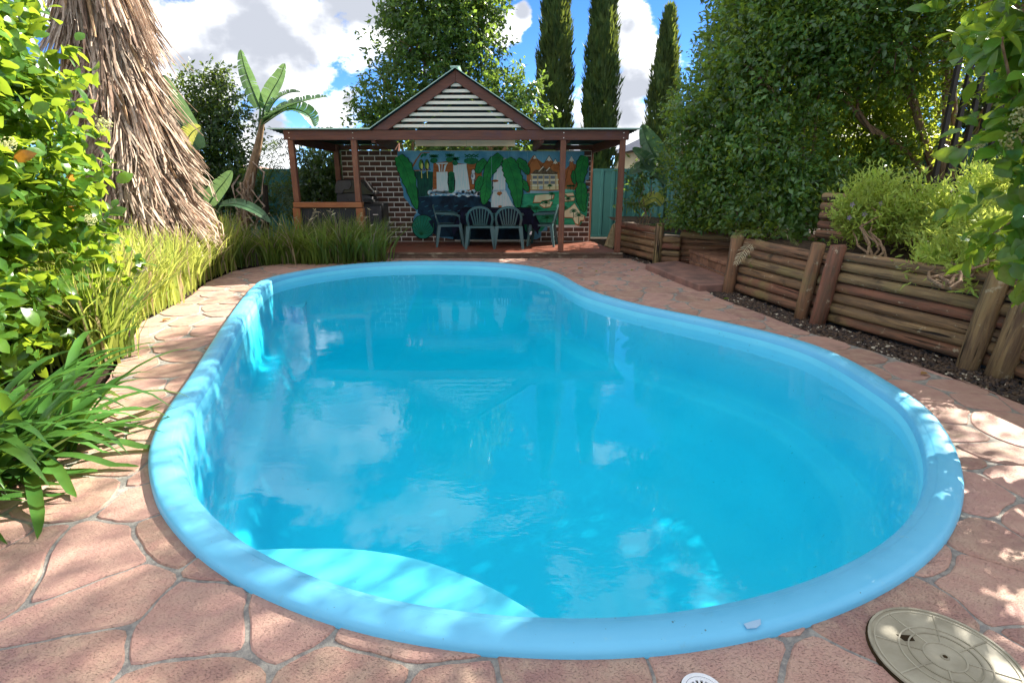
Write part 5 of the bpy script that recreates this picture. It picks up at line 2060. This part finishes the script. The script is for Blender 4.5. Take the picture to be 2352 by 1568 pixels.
# lime shrubs on the terraces
LG = 'lime green shrubs above the retaining wall'
for lab, base, bl, n, sd in (
        ('lime green shrub with small mauve flowers in front of the upper log wall', G(2010, 590, .72), [B(1985, 480, 6.4, .30), B(2040, 500, 6.2, .30), B(1960, 520, 6.4, .22), B(2010, 440, 6.5, .2)], 420, 41),
        ('pale lime shrub spreading at the middle of the sunny bank', G(2150, 560, .8), [B(2140, 500, 5.8, .30), B(2190, 530, 5.5, .30), B(2110, 470, 6.0, .25), B(2160, 580, 5.3, .22)], 420, 42),
        ('pale lime shrub beside the tall bar fence base', G(2230, 500, 1.0), [B(2230, 470, 5.6, .28), B(2290, 440, 5.4, .3), B(2280, 520, 5.0, .28)], 330, 43),
        ('green leafy shrub drooping over the top of the log wall', G(2180, 640, .75), [B(2190, 590, 4.9, .2), B(2140, 605, 5.0, .14), B(2240, 620, 4.6, .2), B(2290, 580, 4.6, .24)], 300, 44)):
    plant('lime_shrub', lab, 'shrub', base, bl, n, 12, .08, .078, T_NARROW, M['azalea'], M['bark'], LG, seed=sd, tr=.014, ntrunk=6, shell=.55, droop=-.15, upb=.8)
pr = bpy.data.objects['lime_shrub']
for x, y in ((1957, 470), (1985, 492), (2022, 468), (1950, 500)):
    c = V(x, y, 6.12)
    mb = MB()
    for k in range(5):
        a = k * 1.257
        mb.add([c, c + Vector((.022 * math.cos(a - .35), -.004, .022 * math.sin(a - .35))), c + Vector((.03 * math.cos(a), -.008, .03 * math.sin(a))), c + Vector((.022 * math.cos(a + .35), -.004, .022 * math.sin(a + .35)))], [(0, 1, 2, 3)])
    mb.obj('blossom', M['purple'], pr)

# narrow leaved shrub and planter plants by the fence
plant('shrub', 'narrow leaved shrub with red stems against the teal fence', 'shrub', G(1478, 520, .52),
      [B(1460, 420, 11.6, .24), B(1500, 400, 11.7, .22), B(1455, 470, 11.4, .2), B(1495, 460, 11.6, .22), B(1470, 385, 11.8, .15)], 90, 9, .09, .13, T_NARROW, M['tree'], M['bark'], seed=51, tr=.012, ntrunk=5, shell=.7)


def strap_clump(name, label, cat, base, n, L, w, mat, seed, group=None, spread=(0, 6.283), part='leaf', lift=(.5, 1.3), droop=1.0, basr=.08, prefer=None):
    rg = random.Random(seed)
    root = thing(name, label, cat, base, group)
    for i in range(n):
        a = rg.uniform(*spread)
        el = rg.uniform(*lift)
        l = L * rg.uniform(.65, 1.1)
        p = Vector(base) + Vector((rg.uniform(-basr, basr), rg.uniform(-basr, basr), 0))
        v = Vector((math.cos(a) * math.cos(el), math.sin(a) * math.cos(el), math.sin(el)))
        pts = []
        k = 9
        side = Vector((-math.sin(a), math.cos(a), 0)) * rg.uniform(-.12, .12)
        dr = droop * rg.uniform(.6, 1.35)
        for q in range(k + 1):
            t = q / k
            e2 = el - dr * 1.9 * t ** 1.5
            pts.append(p.copy())
            p = p + Vector((math.cos(a) * math.cos(e2), math.sin(a) * math.cos(e2), math.sin(e2))) * (l / k) + side * (t * l / k)
            if p.z < base[2] + .012:
                p.z = base[2] + .012 + rg.uniform(0, .006)
        strap_mesh(MB(), pts, w, .3)
        m = strap_mesh(MB(), pts, w * rg.uniform(.8, 1.15), .3)
        m.obj(part, mat, root, smooth=True).data.name = part
    return root


strap_clump('strappy_plant', 'small strap leaved plant spilling over the planter log wall', 'plant', (2.78, 10.35, .52), 26, .5, .028, M['agapanthus'], 61, droop=.9)
strap_clump('strap_leaf_plant', 'large clump of arching dark green strap leaves spilling onto the near paving', 'plant', (-2.70, 2.62, 0), 120, .98, .060, M['agapanthus'], 62, spread=(-2.0, 1.9), lift=(.25, 1.25), droop=.85, basr=.24)
strap_clump('strap_leaf_plant', 'smaller tuft of strap leaves at the lower left edge, beside the big arching clump', 'plant', (-2.75, 2.02, 0), 45, .75, .052, M['agapanthus'], 63, spread=(-2.2, 1.9), lift=(.3, 1.2), droop=.9, basr=.2)


# grass ---------------------------------------------------------------
def blades(P, A, H, bend, w, rg, seg=4):
    n = len(P)
    t = np.linspace(0, 1, seg + 1)
    ca, sa = np.cos(A), np.sin(A)
    x = bend[:, None] * t[None] ** 1.9 * H[:, None]
    z = H[:, None] * (t[None] - .35 * bend[:, None] * t[None] ** 2.4)
    wd = w[:, None] * np.array([.8, 1, .85, .55, .05])[None, :seg + 1] / 2
    cx = P[:, 0:1] + x * ca[:, None]
    cy = P[:, 1:2] + x * sa[:, None]
    cz = P[:, 2:3] + z
    tw = rg.random(n) * 6.283
    sx, sy = np.cos(tw)[:, None], np.sin(tw)[:, None]
    Lf = np.stack([cx - sx * wd, cy - sy * wd, cz], -1)
    Rt = np.stack([cx + sx * wd, cy + sy * wd, cz], -1)
    Vt = np.stack([Lf, Rt], 2).reshape(n, -1, 3)
    m = 2 * (seg + 1)
    base = np.array([(2 * i, 2 * i + 1, 2 * i + 3, 2 * i + 2) for i in range(seg)])
    Fc = (base[None] + (np.arange(n) * m)[:, None, None]).reshape(-1, 4)
    return Vt.reshape(-1, 3), Fc


def in_poly_points(poly, n, rg):
    poly = np.array(poly, dtype=float)
    lo, hi = poly.min(0), poly.max(0)
    out = []
    while sum(map(len, out)) < n:
        p = lo + rg.random((n * 3, 2)) * (hi - lo)
        out.append(p[inside(poly, p)])
    return np.vstack(out)[:n]


def grass():
    rg = np.random.default_rng(77)
    poly = [(-3.25, 4.25), (-3.98, 5.75), (-4.18, 6.95), (-4.48, 7.95), (-4.58, 8.9), (-4.35, 9.5), (-5.2, 10.1), (-6.6, 9.6), (-6.2, 7.0), (-4.9, 4.5)]
    P2 = in_poly_points(poly, 760, rg)
    rep = 15
    P = np.repeat(P2, rep, 0) + rg.normal(size=(760 * rep, 2)) * .06
    n = len(P)
    P = np.c_[P, np.zeros(n)]
    H = rg.uniform(.48, .98, n) * (1 + .12 * np.sin(P[:, 0] * 3) * np.cos(P[:, 1] * 2.3))
    Vt, Fc = blades(P, rg.random(n) * 6.283, H, rg.uniform(.03, .6, n), rg.uniform(.016, .032, n), rg)
    tag(mesh_obj('grass', fast_mesh('grass', Vt, Fc), M['grass']), 'sunlit yellow green strappy grass along the left side of the pool', kind='stuff')


grass()


def grass_clump(label, base, n, h, seed, mat='grassdark', rad=.16, w=(.013, .026)):
    rg = np.random.default_rng(seed)
    root = thing('grass_clump', label, 'grass clump', (base[0], base[1], 0), 'strappy grass clumps beside the paving')
    P = np.c_[np.array(base)[None, :2] + rg.normal(size=(n, 2)) * rad * .6, np.zeros(n)]
    d = P[:, :2] - np.array(base)[None, :2]
    A = np.arctan2(d[:, 1], d[:, 0]) + rg.normal(size=n) * .7
    Vt, Fc = blades(P, A, rg.uniform(.55, 1.1, n) * h, rg.uniform(.05, .85, n), rg.uniform(*w, n), rg)
    o = mesh_obj('blades', fast_mesh('blades', Vt, Fc), M[mat], root)
    o['kind'] = 'stuff'
    sp = MB()                                                         # spent flower stalks
    rp = random.Random(seed)
    for k in range(5):
        a = rp.uniform(0, 6.28)
        b = Vector((base[0], base[1], 0))
        e = b + Vector((math.cos(a) * h * .45, math.sin(a) * h * .45, h * rp.uniform(.7, 1.05)))
        sp.tube([b, b.lerp(e, .5) + Vector((0, 0, h * .15)), e], [.004, .003, .002], 4)
        for q in range(3):
            sp.tube([e, e + Vector((rp.uniform(-.05, .05), rp.uniform(-.05, .05), rp.uniform(-.03, .03)))], [.007, .003], 4)
    sp.obj('stalks', M['dryfrond'], root)


clumps = [((-2.50, 10.00), .62, 'the deck front edge'), ((-2.95, 9.85), .66, 'the end of the orange rail'), ((-3.35, 9.80), .60, 'the dark low panel, rail end side'), ((-3.80, 9.85), .62, 'the middle of the dark low panel'),
          ((-4.2, 9.75), .55, 'the foot of the left gazebo post'), ((-3.05, 10.15), .6, 'the cabinet of the barbecue, close to the deck'), ((-4.65, 9.45), .55, 'the drooping banana leaf'),
          ((-4.70, 8.60), .52, 'the sunlit back corner of the pool'), ((-4.55, 7.7), .50, 'the long straight side of the pool, farther'), ((-3.45, 4.55), .62, 'the large leaved bush, at the paving edge'),
          ((-4.25, 6.35), .55, 'the long straight side of the pool, nearer')]
for i, (b, h, where) in enumerate(clumps):
    grass_clump('clump of strappy grass growing by ' + where, b, 300 if i < 7 else 240, h * (1.42 if i < 7 else 1.35), 200 + i, 'grassdark' if i not in (8, 10) else 'grass', .17 if i < 7 else .13)


# palm with its skirt of dead fronds ------------------------------------
def palm():
    cx, cy = -5.36, 8.2
    root = thing('palm_tree', 'thick palm trunk wrapped in a shaggy skirt of dead brown fronds', 'palm tree', (cx, cy, 0))
    MB().tube([(cx, cy, -.1), (cx, cy, 1.5), (cx, cy, 3.5), (cx, cy, 7.0)], [.42, .36, .30, .26], 14).obj('trunk', M['barkdark'], root, smooth=True)
    rg = np.random.default_rng(9)
    nf = 290
    zt = np.concatenate([rg.uniform(.9, 5.4, nf - 20), rg.uniform(5.2, 6.0, 20)])
    az = rg.random(nf) * 2 * np.pi
    for f in range(nf):
        n = 50
        z0 = zt[f]
        fl = (.13 + .20 * max(0, 1 - z0 / 3.4)) * rg.uniform(.5, 2.0)
        ln = rg.uniform(.55, 1.05)
        a = az[f] + rg.normal(size=n) * .15
        z = z0 + rg.normal(size=n) * .07
        l = ln * rg.uniform(.55, 1.1, n)
        r0 = .29 + .10 * rg.random(n) + np.maximum(0, (3.2 - z)) * .10
        seg = 4
        t = np.linspace(0, 1, seg + 1)
        out = (fl * rg.uniform(.35, 1.6, n))[:, None] * (t[None] ** 1.15) * l[:, None] * 1.5
        rr = np.minimum(r0[:, None] + out, .98 + .08 * rg.random((n, 1)))
        aa = a[:, None] + (rg.normal(size=n) * .16)[:, None] * t[None] + rg.normal(size=(n, 5)) * .012
        zz = np.maximum(z[:, None] - l[:, None] * (t[None] * .95 + rg.normal(size=(n, 5)) * .012), .28 + rg.random((n, 1)) * .3)
        wd = rg.uniform(.012, .038, n)[:, None] * np.array([.8, 1, 1, .85, .45])[None] / 2 * 1.1
        cxs, cys = cx + rr * np.cos(aa), cy + rr * np.sin(aa)
        tw = rg.normal(size=n)[:, None] * .7 + aa + np.pi / 2
        sx, sy = np.cos(tw), np.sin(tw)
        Lf = np.stack([cxs - sx * wd, cys - sy * wd, zz], -1)
        Rt = np.stack([cxs + sx * wd, cys + sy * wd, zz], -1)
        Vt = np.stack([Lf, Rt], 2).reshape(n, -1, 3)
        base = np.array([(2 * i, 2 * i + 1, 2 * i + 3, 2 * i + 2) for i in range(seg)])
        Fc = (base[None] + (np.arange(n) * 10)[:, None, None]).reshape(-1, 4)
        mesh_obj('dead_frond', fast_mesh('dead_frond', Vt.reshape(-1, 3), Fc), M['palm'], root)
    pt = simple('palm petiole', (.46, .30, .16), (.28, .17, .10), .7, .3, 9, (6, 6, 1), .3)
    for f in range(46):
        z0 = float(rg.uniform(1.0, 4.6))
        a = float(rg.uniform(-2.6, .6))
        l = float(rg.uniform(.5, 1.0))
        r0, r1 = .34, .50 + .25 * max(0, 1 - z0 / 3.4)
        p = [Vector((cx + r0 * math.cos(a), cy + r0 * math.sin(a), z0)), Vector((cx + (r0 * .3 + r1 * .7) * math.cos(a + .03), cy + (r0 * .3 + r1 * .7) * math.sin(a + .03), z0 - l * .5)),
             Vector((cx + (r1 + .10) * math.cos(a + .09), cy + (r1 + .10) * math.sin(a + .09), z0 - l))]
        MB().tube(p, [.034, .026, .012], 6).obj('petiole', pt, root)
    # a loose frond tip swinging free at the top
    tip = V(350, 45, cy - .1)
    for dx, dz in ((0, 0), (.03, -.05), (-.04, .1)):
        n = 90
        a = rg.normal(size=n) * .09
        l = rg.uniform(.6, 1.5, n)
        t = np.linspace(0, 1, 5)
        x = tip.x + dx - .55 + (.62 + a)[:, None] * t[None] ** .8 * l[:, None] * .55
        y = cy - .1 + rg.normal(size=(n, 1)) * .06 + np.zeros((1, 5))
        z = tip.z + .95 + dz - l[:, None] * t[None] ** 1.3
        wd = np.full((n, 1), .012) * np.array([1, 1, .85, .6, .2])[None] / 2
        Vt = np.stack([np.stack([x - wd, y, z], -1), np.stack([x + wd, y, z], -1)], 2).reshape(n, -1, 3)
        base = np.array([(2 * i, 2 * i + 1, 2 * i + 3, 2 * i + 2) for i in range(4)])
        mesh_obj('dead_frond', fast_mesh('dead_frond', Vt.reshape(-1, 3), (base[None] + (np.arange(n) * 10)[:, None, None]).reshape(-1, 4)), M['palm'], root)


palm()


# banana like paddle leaves ----------------------------------------------
def paddle(root, pts, w, seed, tear=.35, mat='paddle', up=(0, -1, .3), fold=.35, gap=.1):
    """leaf blade along the midrib pts; strips on each side, some torn apart"""
    rg = random.Random(seed)
    sp = []
    P3 = [Vector(p) for p in pts]
    m = len(P3)
    for i in range(m - 1):
        p0, p1, p2, p3 = P3[max(i - 1, 0)], P3[i], P3[i + 1], P3[min(i + 2, m - 1)]
        for t in np.linspace(0, 1, 8, endpoint=False):
            sp.append(.5 * ((2 * p1) + (p2 - p0) * t + (2 * p0 - 5 * p1 + 4 * p2 - p3) * t * t + (3 * p1 - p0 - 3 * p2 + p3) * t ** 3))
    sp.append(P3[-1])
    n = len(sp)
    mb = MB()
    up = Vector(up)

    def frame(i):
        d = (sp[min(i + 1, n - 1)] - sp[max(i - 1, 0)]).normalized()
        s = d.cross(up)
        if s.length < .05:
            s = d.cross(Vector((1, 0, 0)))
        s.normalize()
        return d, s, s.cross(d)

    for side in (-1, 1):
        prev = None
        for i in range(n):
            t = i / (n - 1)
            d, s, u = frame(i)
            ww = w * (math.sin(math.pi * min(1, .05 + .95 * t) ** .75) ** .6) * .5
            if t > .97:
                ww *= .3
            bulge = fold * ww
            edge = sp[i] + s * (side * ww) + u * bulge - d * ww * .12
            mid = sp[i] + s * (side * ww * .5) + u * bulge * .35
            cur = [sp[i], mid, edge]
            if prev is not None:
                if rg.random() < tear:
                    e2 = edge.lerp(prev[2], rg.uniform(.15, .45)) + Vector((0, 0, -ww * rg.uniform(0, gap)))
                    cur2 = [cur[0], cur[1].lerp(prev[1], .12), e2]
                    mb.add(prev + cur2, [(0, 1, 4, 3), (1, 2, 5, 4)])
                    cur = [cur[0], cur[1], edge + Vector((0, 0, -ww * rg.uniform(-gap, gap)))]
                else:
                    mb.add(prev + cur, [(0, 1, 4, 3), (1, 2, 5, 4)])
            prev = cur
    rib = MB().tube([p for p in sp], [.014 * (1 - .8 * i / (n - 1)) * (w / .35 + .3) for i in range(n)], 5)
    lf = mb.obj('leaf', M[mat], root, smooth=False)
    rib.obj('midrib', M['paddle'], lf)
    return lf


def arc(px, Y):
    return [V(x, y, Y if isinstance(Y, (int, float)) else Y[i]) for i, (x, y) in enumerate(px)]


def trunk_px(root, px, Y, r, mat, name='trunk'):
    MB().tube(arc(px, Y), r, 9).obj(name, mat, root)


YBn = 10.9
bn = thing('banana_plant', 'tall banana like plant with upright paddle leaves left of the gazebo', 'banana plant', (G(560, 545).x * 0 + V(565, 560, YBn).x, YBn, 0))
trunk_px(bn, [(555, 600), (562, 500), (572, 420), (592, 340), (604, 275)], YBn, [.13, .12, .10, .07, .04], M['bark'])
for k, (px, w, sd, tr, up) in enumerate([
        ([(598, 250), (578, 200), (562, 155), (553, 114)], .27, 1, .3, (0, -1, .2)),
        ([(606, 250), (622, 215), (642, 180), (655, 146)], .29, 2, .25, (0, -1, .2)),
        ([(604, 280), (650, 250), (700, 232), (752, 222)], .42, 3, .75, (0, -.4, 1)),
        ([(604, 285), (660, 252), (705, 262), (724, 292)], .46, 4, .75, (.3, -.6, 1)),
        ([(600, 290), (630, 235), (660, 215), (690, 212)], .26, 5, .6, (0, -.5, 1))]):
    paddle(bn, arc(px, [YBn, YBn - .1, YBn - .15, YBn - .2]), w, sd, tr, up=up)
    trunk_px(bn, [(592, 345), px[0]], YBn, [.03, .018], M['paddle'], 'stalk')
for k in range(14):                                              # dead hanging sheaths round the trunk
    rr = random.Random(70 + k)
    x, y = 560 + rr.uniform(-14, 26), 360 + rr.uniform(0, 120)
    m = strap_mesh(MB(), arc([(x, y), (x + rr.uniform(-25, 30), y + 25), (x + rr.uniform(-30, 45), y + 75), (x + rr.uniform(-35, 45), y + 120)], YBn - .14), .09, .4)
    m.obj('dead_sheath', M['palm'], bn)

bd = thing('banana_plant', 'broad upright paddle leaf plant beside the palm skirt with a yellowed leaf', 'banana plant', (V(430, 560, 9.9).x, 9.9, 0))
paddle(bd, arc([(455, 345), (420, 290), (390, 225), (376, 172)], 9.9), .46, 11, .06, up=(.4, -1, .2))
paddle(bd, arc([(440, 350), (400, 300), (365, 235), (338, 165)], 10.1), .40, 12, .1, up=(.2, -1, .2))
paddle(bd, arc([(425, 345), (432, 318), (446, 300), (462, 292)], 9.6), .30, 13, .8, 'paddle_yellow', up=(0, -1, .3))
trunk_px(bd, [(430, 560), (440, 450), (455, 345)], 9.9, [.08, .06, .03], M['bark'])
trunk_px(bd, [(430, 540), (432, 440), (440, 350)], 10.0, [.05, .04, .025], M['paddle'], 'stalk')
trunk_px(bd, [(440, 520), (430, 430), (425, 345)], 9.7, [.04, .03, .02], M['paddle'], 'stalk')
dk = thing('banana_plant', 'low dark paddle leaf plant at the foot of the palm', 'banana plant', (V(490, 560, 9.3).x, 9.3, 0))
paddle(dk, arc([(480, 468), (498, 440), (518, 415), (533, 392)], 9.3), .26, 21, .05, up=(.3, -1, .3))
paddle(dk, arc([(486, 478), (470, 455), (452, 435), (445, 420)], 9.4), .30, 22, .05, up=(.2, -1, .3))
paddle(dk, arc([(508, 472), (545, 470), (588, 486), (622, 512)], 9.1), .24, 23, .2, up=(0, -.5, 1))
for e in ((480, 468), (486, 478), (508, 472)):
    trunk_px(dk, [(490, 560), (486, 515), e], 9.3, [.035, .03, .016], M['paddle'], 'stalk')

br = thing('banana_plant', 'pale backlit paddle leaves between the gazebo post and the hedge', 'banana plant', (V(1510, 520, 11.9).x, 11.9, .5))
paddle(br, arc([(1520, 392), (1502, 355), (1485, 320), (1474, 286)], 11.9), .50, 31, .05, up=(.2, -1, .2))
paddle(br, arc([(1518, 400), (1500, 385), (1475, 360), (1452, 340)], 11.7), .36, 32, .1, up=(.3, -1, .5))
paddle(br, arc([(1530, 420), (1505, 392), (1475, 385), (1445, 400)], 11.6), .36, 33, .45, up=(.1, -.8, .8))
paddle(br, arc([(1520, 470), (1505, 455), (1485, 462), (1468, 478)], 11.4), .26, 34, .3, 'paddle_yellow', up=(0, -.8, .8))
for e in ((1520, 392), (1518, 400), (1530, 420), (1520, 470)):
    trunk_px(br, [(1522, 540), (1528, 470), e], 11.8, [.04, .03, .016], M['paddle'], 'stalk')


def frond(root, pts, L, mat, seed, n=26, w=.016, hang=.5):
    rg = random.Random(seed)
    P3 = [Vector(p) for p in pts]
    sp = []
    for i in range(len(P3) - 1):
        for t in np.linspace(0, 1, n // (len(P3) - 1), endpoint=False):
            sp.append(P3[i].lerp(P3[i + 1], t))
    sp.append(P3[-1])
    mb = MB()
    for i in range(2, len(sp)):
        d = (sp[i] - sp[i - 1]).normalized()
        s = d.cross(Vector((0, 0, 1)))
        if s.length < .1:
            s = d.cross(Vector((0, 1, 0)))
        s.normalize()
        f = i / (len(sp) - 1)
        l = L * math.sin(math.pi * (.15 + .8 * f)) ** .7
        for sd in (-1, 1):
            a = sp[i]
            q = a + (s * sd * .8 + d * .55) * l * .6 + Vector((0, 0, rg.uniform(-.1, .08) * l))
            e = q + (s * sd * .35 + d * .35) * l * .5 + Vector((0, 0, -hang * l * rg.uniform(.5, 1.2)))
            wv = d * w
            mb.add([a - wv * .3, a + wv * .3, q + wv, q - wv * .2, e], [(0, 1, 2, 3), (3, 2, 4)])
    mb.tube(sp, [.008 * (1 - .7 * i / len(sp)) for i in range(len(sp))], 4)
    return mb.obj('frond', mat, root)


ff = thing('feather_palm', 'feathery palm fronds hanging between the banana plant and the gazebo post', 'palm', (V(640, 560, 11.3).x, 11.3, 0))
for k, px in enumerate([[(610, 420), (630, 345), (655, 325), (685, 360)], [(612, 420), (640, 360), (668, 350), (690, 400)], [(610, 430), (632, 380), (655, 385), (668, 440)],
                        [(606, 425), (600, 370), (612, 335), (640, 320)], [(608, 430), (590, 400), (570, 390), (548, 420)], [(612, 440), (640, 420), (655, 440), (660, 490)]]):
    frond(ff, arc(px, [11.3, 11.2, 11.1, 11.0]), .34, M['treedark'], 300 + k)
trunk_px(ff, [(608, 600), (610, 500), (609, 425)], 11.3, [.08, .07, .05], M['barkdark'])

cyd = thing('small_palm', 'small palm with one dried pale frond drooping over the log wall by the steps', 'palm', (3.62, 7.35, .7))
p0 = Vector((3.62, 7.35, .82))
for k, (px, mt) in enumerate([([(1755, 555), (1735, 550), (1712, 572), (1690, 605)], 'dryfrond'), ([(1755, 556), (1745, 560), (1738, 585), (1732, 612)], 'grassdark'), ([(1757, 552), (1735, 530), (1705, 532), (1685, 545)], 'grassdark'),
                              ([(1760, 552), (1790, 532), (1812, 540), (1830, 560)], 'grassdark'), ([(1757, 556), (1750, 570), (1752, 590), (1755, 615)], 'grassdark')]):
    frond(cyd, arc(px, [7.35, 7.2, 7.1, 7.02]), .17, M[mt], 320 + k, 24, .009, .25)
c = V(1757, 556, 7.35)
MB().tube([(c.x, 7.35, .6), (c.x, 7.35, c.z)], [.06, .045], 8).obj('stem', M['bark'], cyd)

# large leaved shrubs in the foreground ------------------------------------
vb = plant('large_leaf_bush', 'big bush with large glossy leaves filling the left edge', 'bush', (-4.5, 4.4, 0),
           [(-4.30, 4.5, .75, .88, .85, .80), (-4.28, 4.45, 1.65, .86, .85, .75), (-4.35, 4.4, 2.4, .85, .9, .62), (-3.95, 3.55, .55, .66, .55, .5), (-4.05, 3.6, 1.25, .66, .6, .65), (-4.15, 3.6, 2.1, .65, .65, .6),
            (-4.1, 3.9, 2.85, .45, .6, .3)],
           1300, 13, .13, .128, T_ROUND, M['viburnum'], M['bark'], nparts=300, seed=71, tr=.035, ntrunk=6, shell=.22, droop=.10, zmin=.03)
rb_ = plant('large_leaf_bush', 'large leaved bush reaching in from the right edge above the paired posts', 'bush', (4.15, 3.1, .7),
            [B(2405, 55, 3.1, .27), B(2300, 95, 3.0, .08), B(2420, 200, 3.0, .18), B(2430, 330, 3.0, .20), B(2430, 430, 3.0, .20), B(2415, 560, 3.1, .19), B(2320, 655, 3.2, .06), B(2410, 690, 3.1, .13), B(2490, 300, 3.1, .6), B(2510, 560, 3.1, .5),
             B(2430, -40, 3.1, .4), B(2400, 490, 3.0, .15), B(2350, 20, 3.0, .10)],
            150, 13, .11, .125, T_ROUND, M['viburnum'], M['bark'], nparts=300, seed=72, tr=.03, ntrunk=3, shell=.35, droop=.15)


def blossom(root, px, Y, r, seed):
    rg = random.Random(seed)
    c = V(px[0], px[1], Y)
    mb = MB()
    for k in range(70):
        d = Vector((rg.gauss(0, 1), rg.gauss(0, 1), rg.gauss(0, 1))).normalized()
        p = c + d * r * rg.uniform(.5, 1)
        s = r * .16
        u = d.orthogonal().normalized()
        v = d.cross(u)
        mb.add([p + u * s, p + v * s, p - u * s, p - v * s, p + d * s * .8], [(0, 1, 4), (1, 2, 4), (2, 3, 4), (3, 0, 4)])
    mb.obj('blossom', M['flower'], root)


for k, (px, Y, r) in enumerate([((238, 285), 3.9, .05), ((20, 330), 3.3, .04), ((208, 505), 3.7, .04), ]):
    blossom(vb, px, Y, r, k)
for k, (px, Y, r) in enumerate([((2345, 268), 2.9, .05), ((2250, 330), 3.4, .04), ((2320, 320), 3.0, .05)]):
    blossom(rb_, px, Y, r, 20 + k)
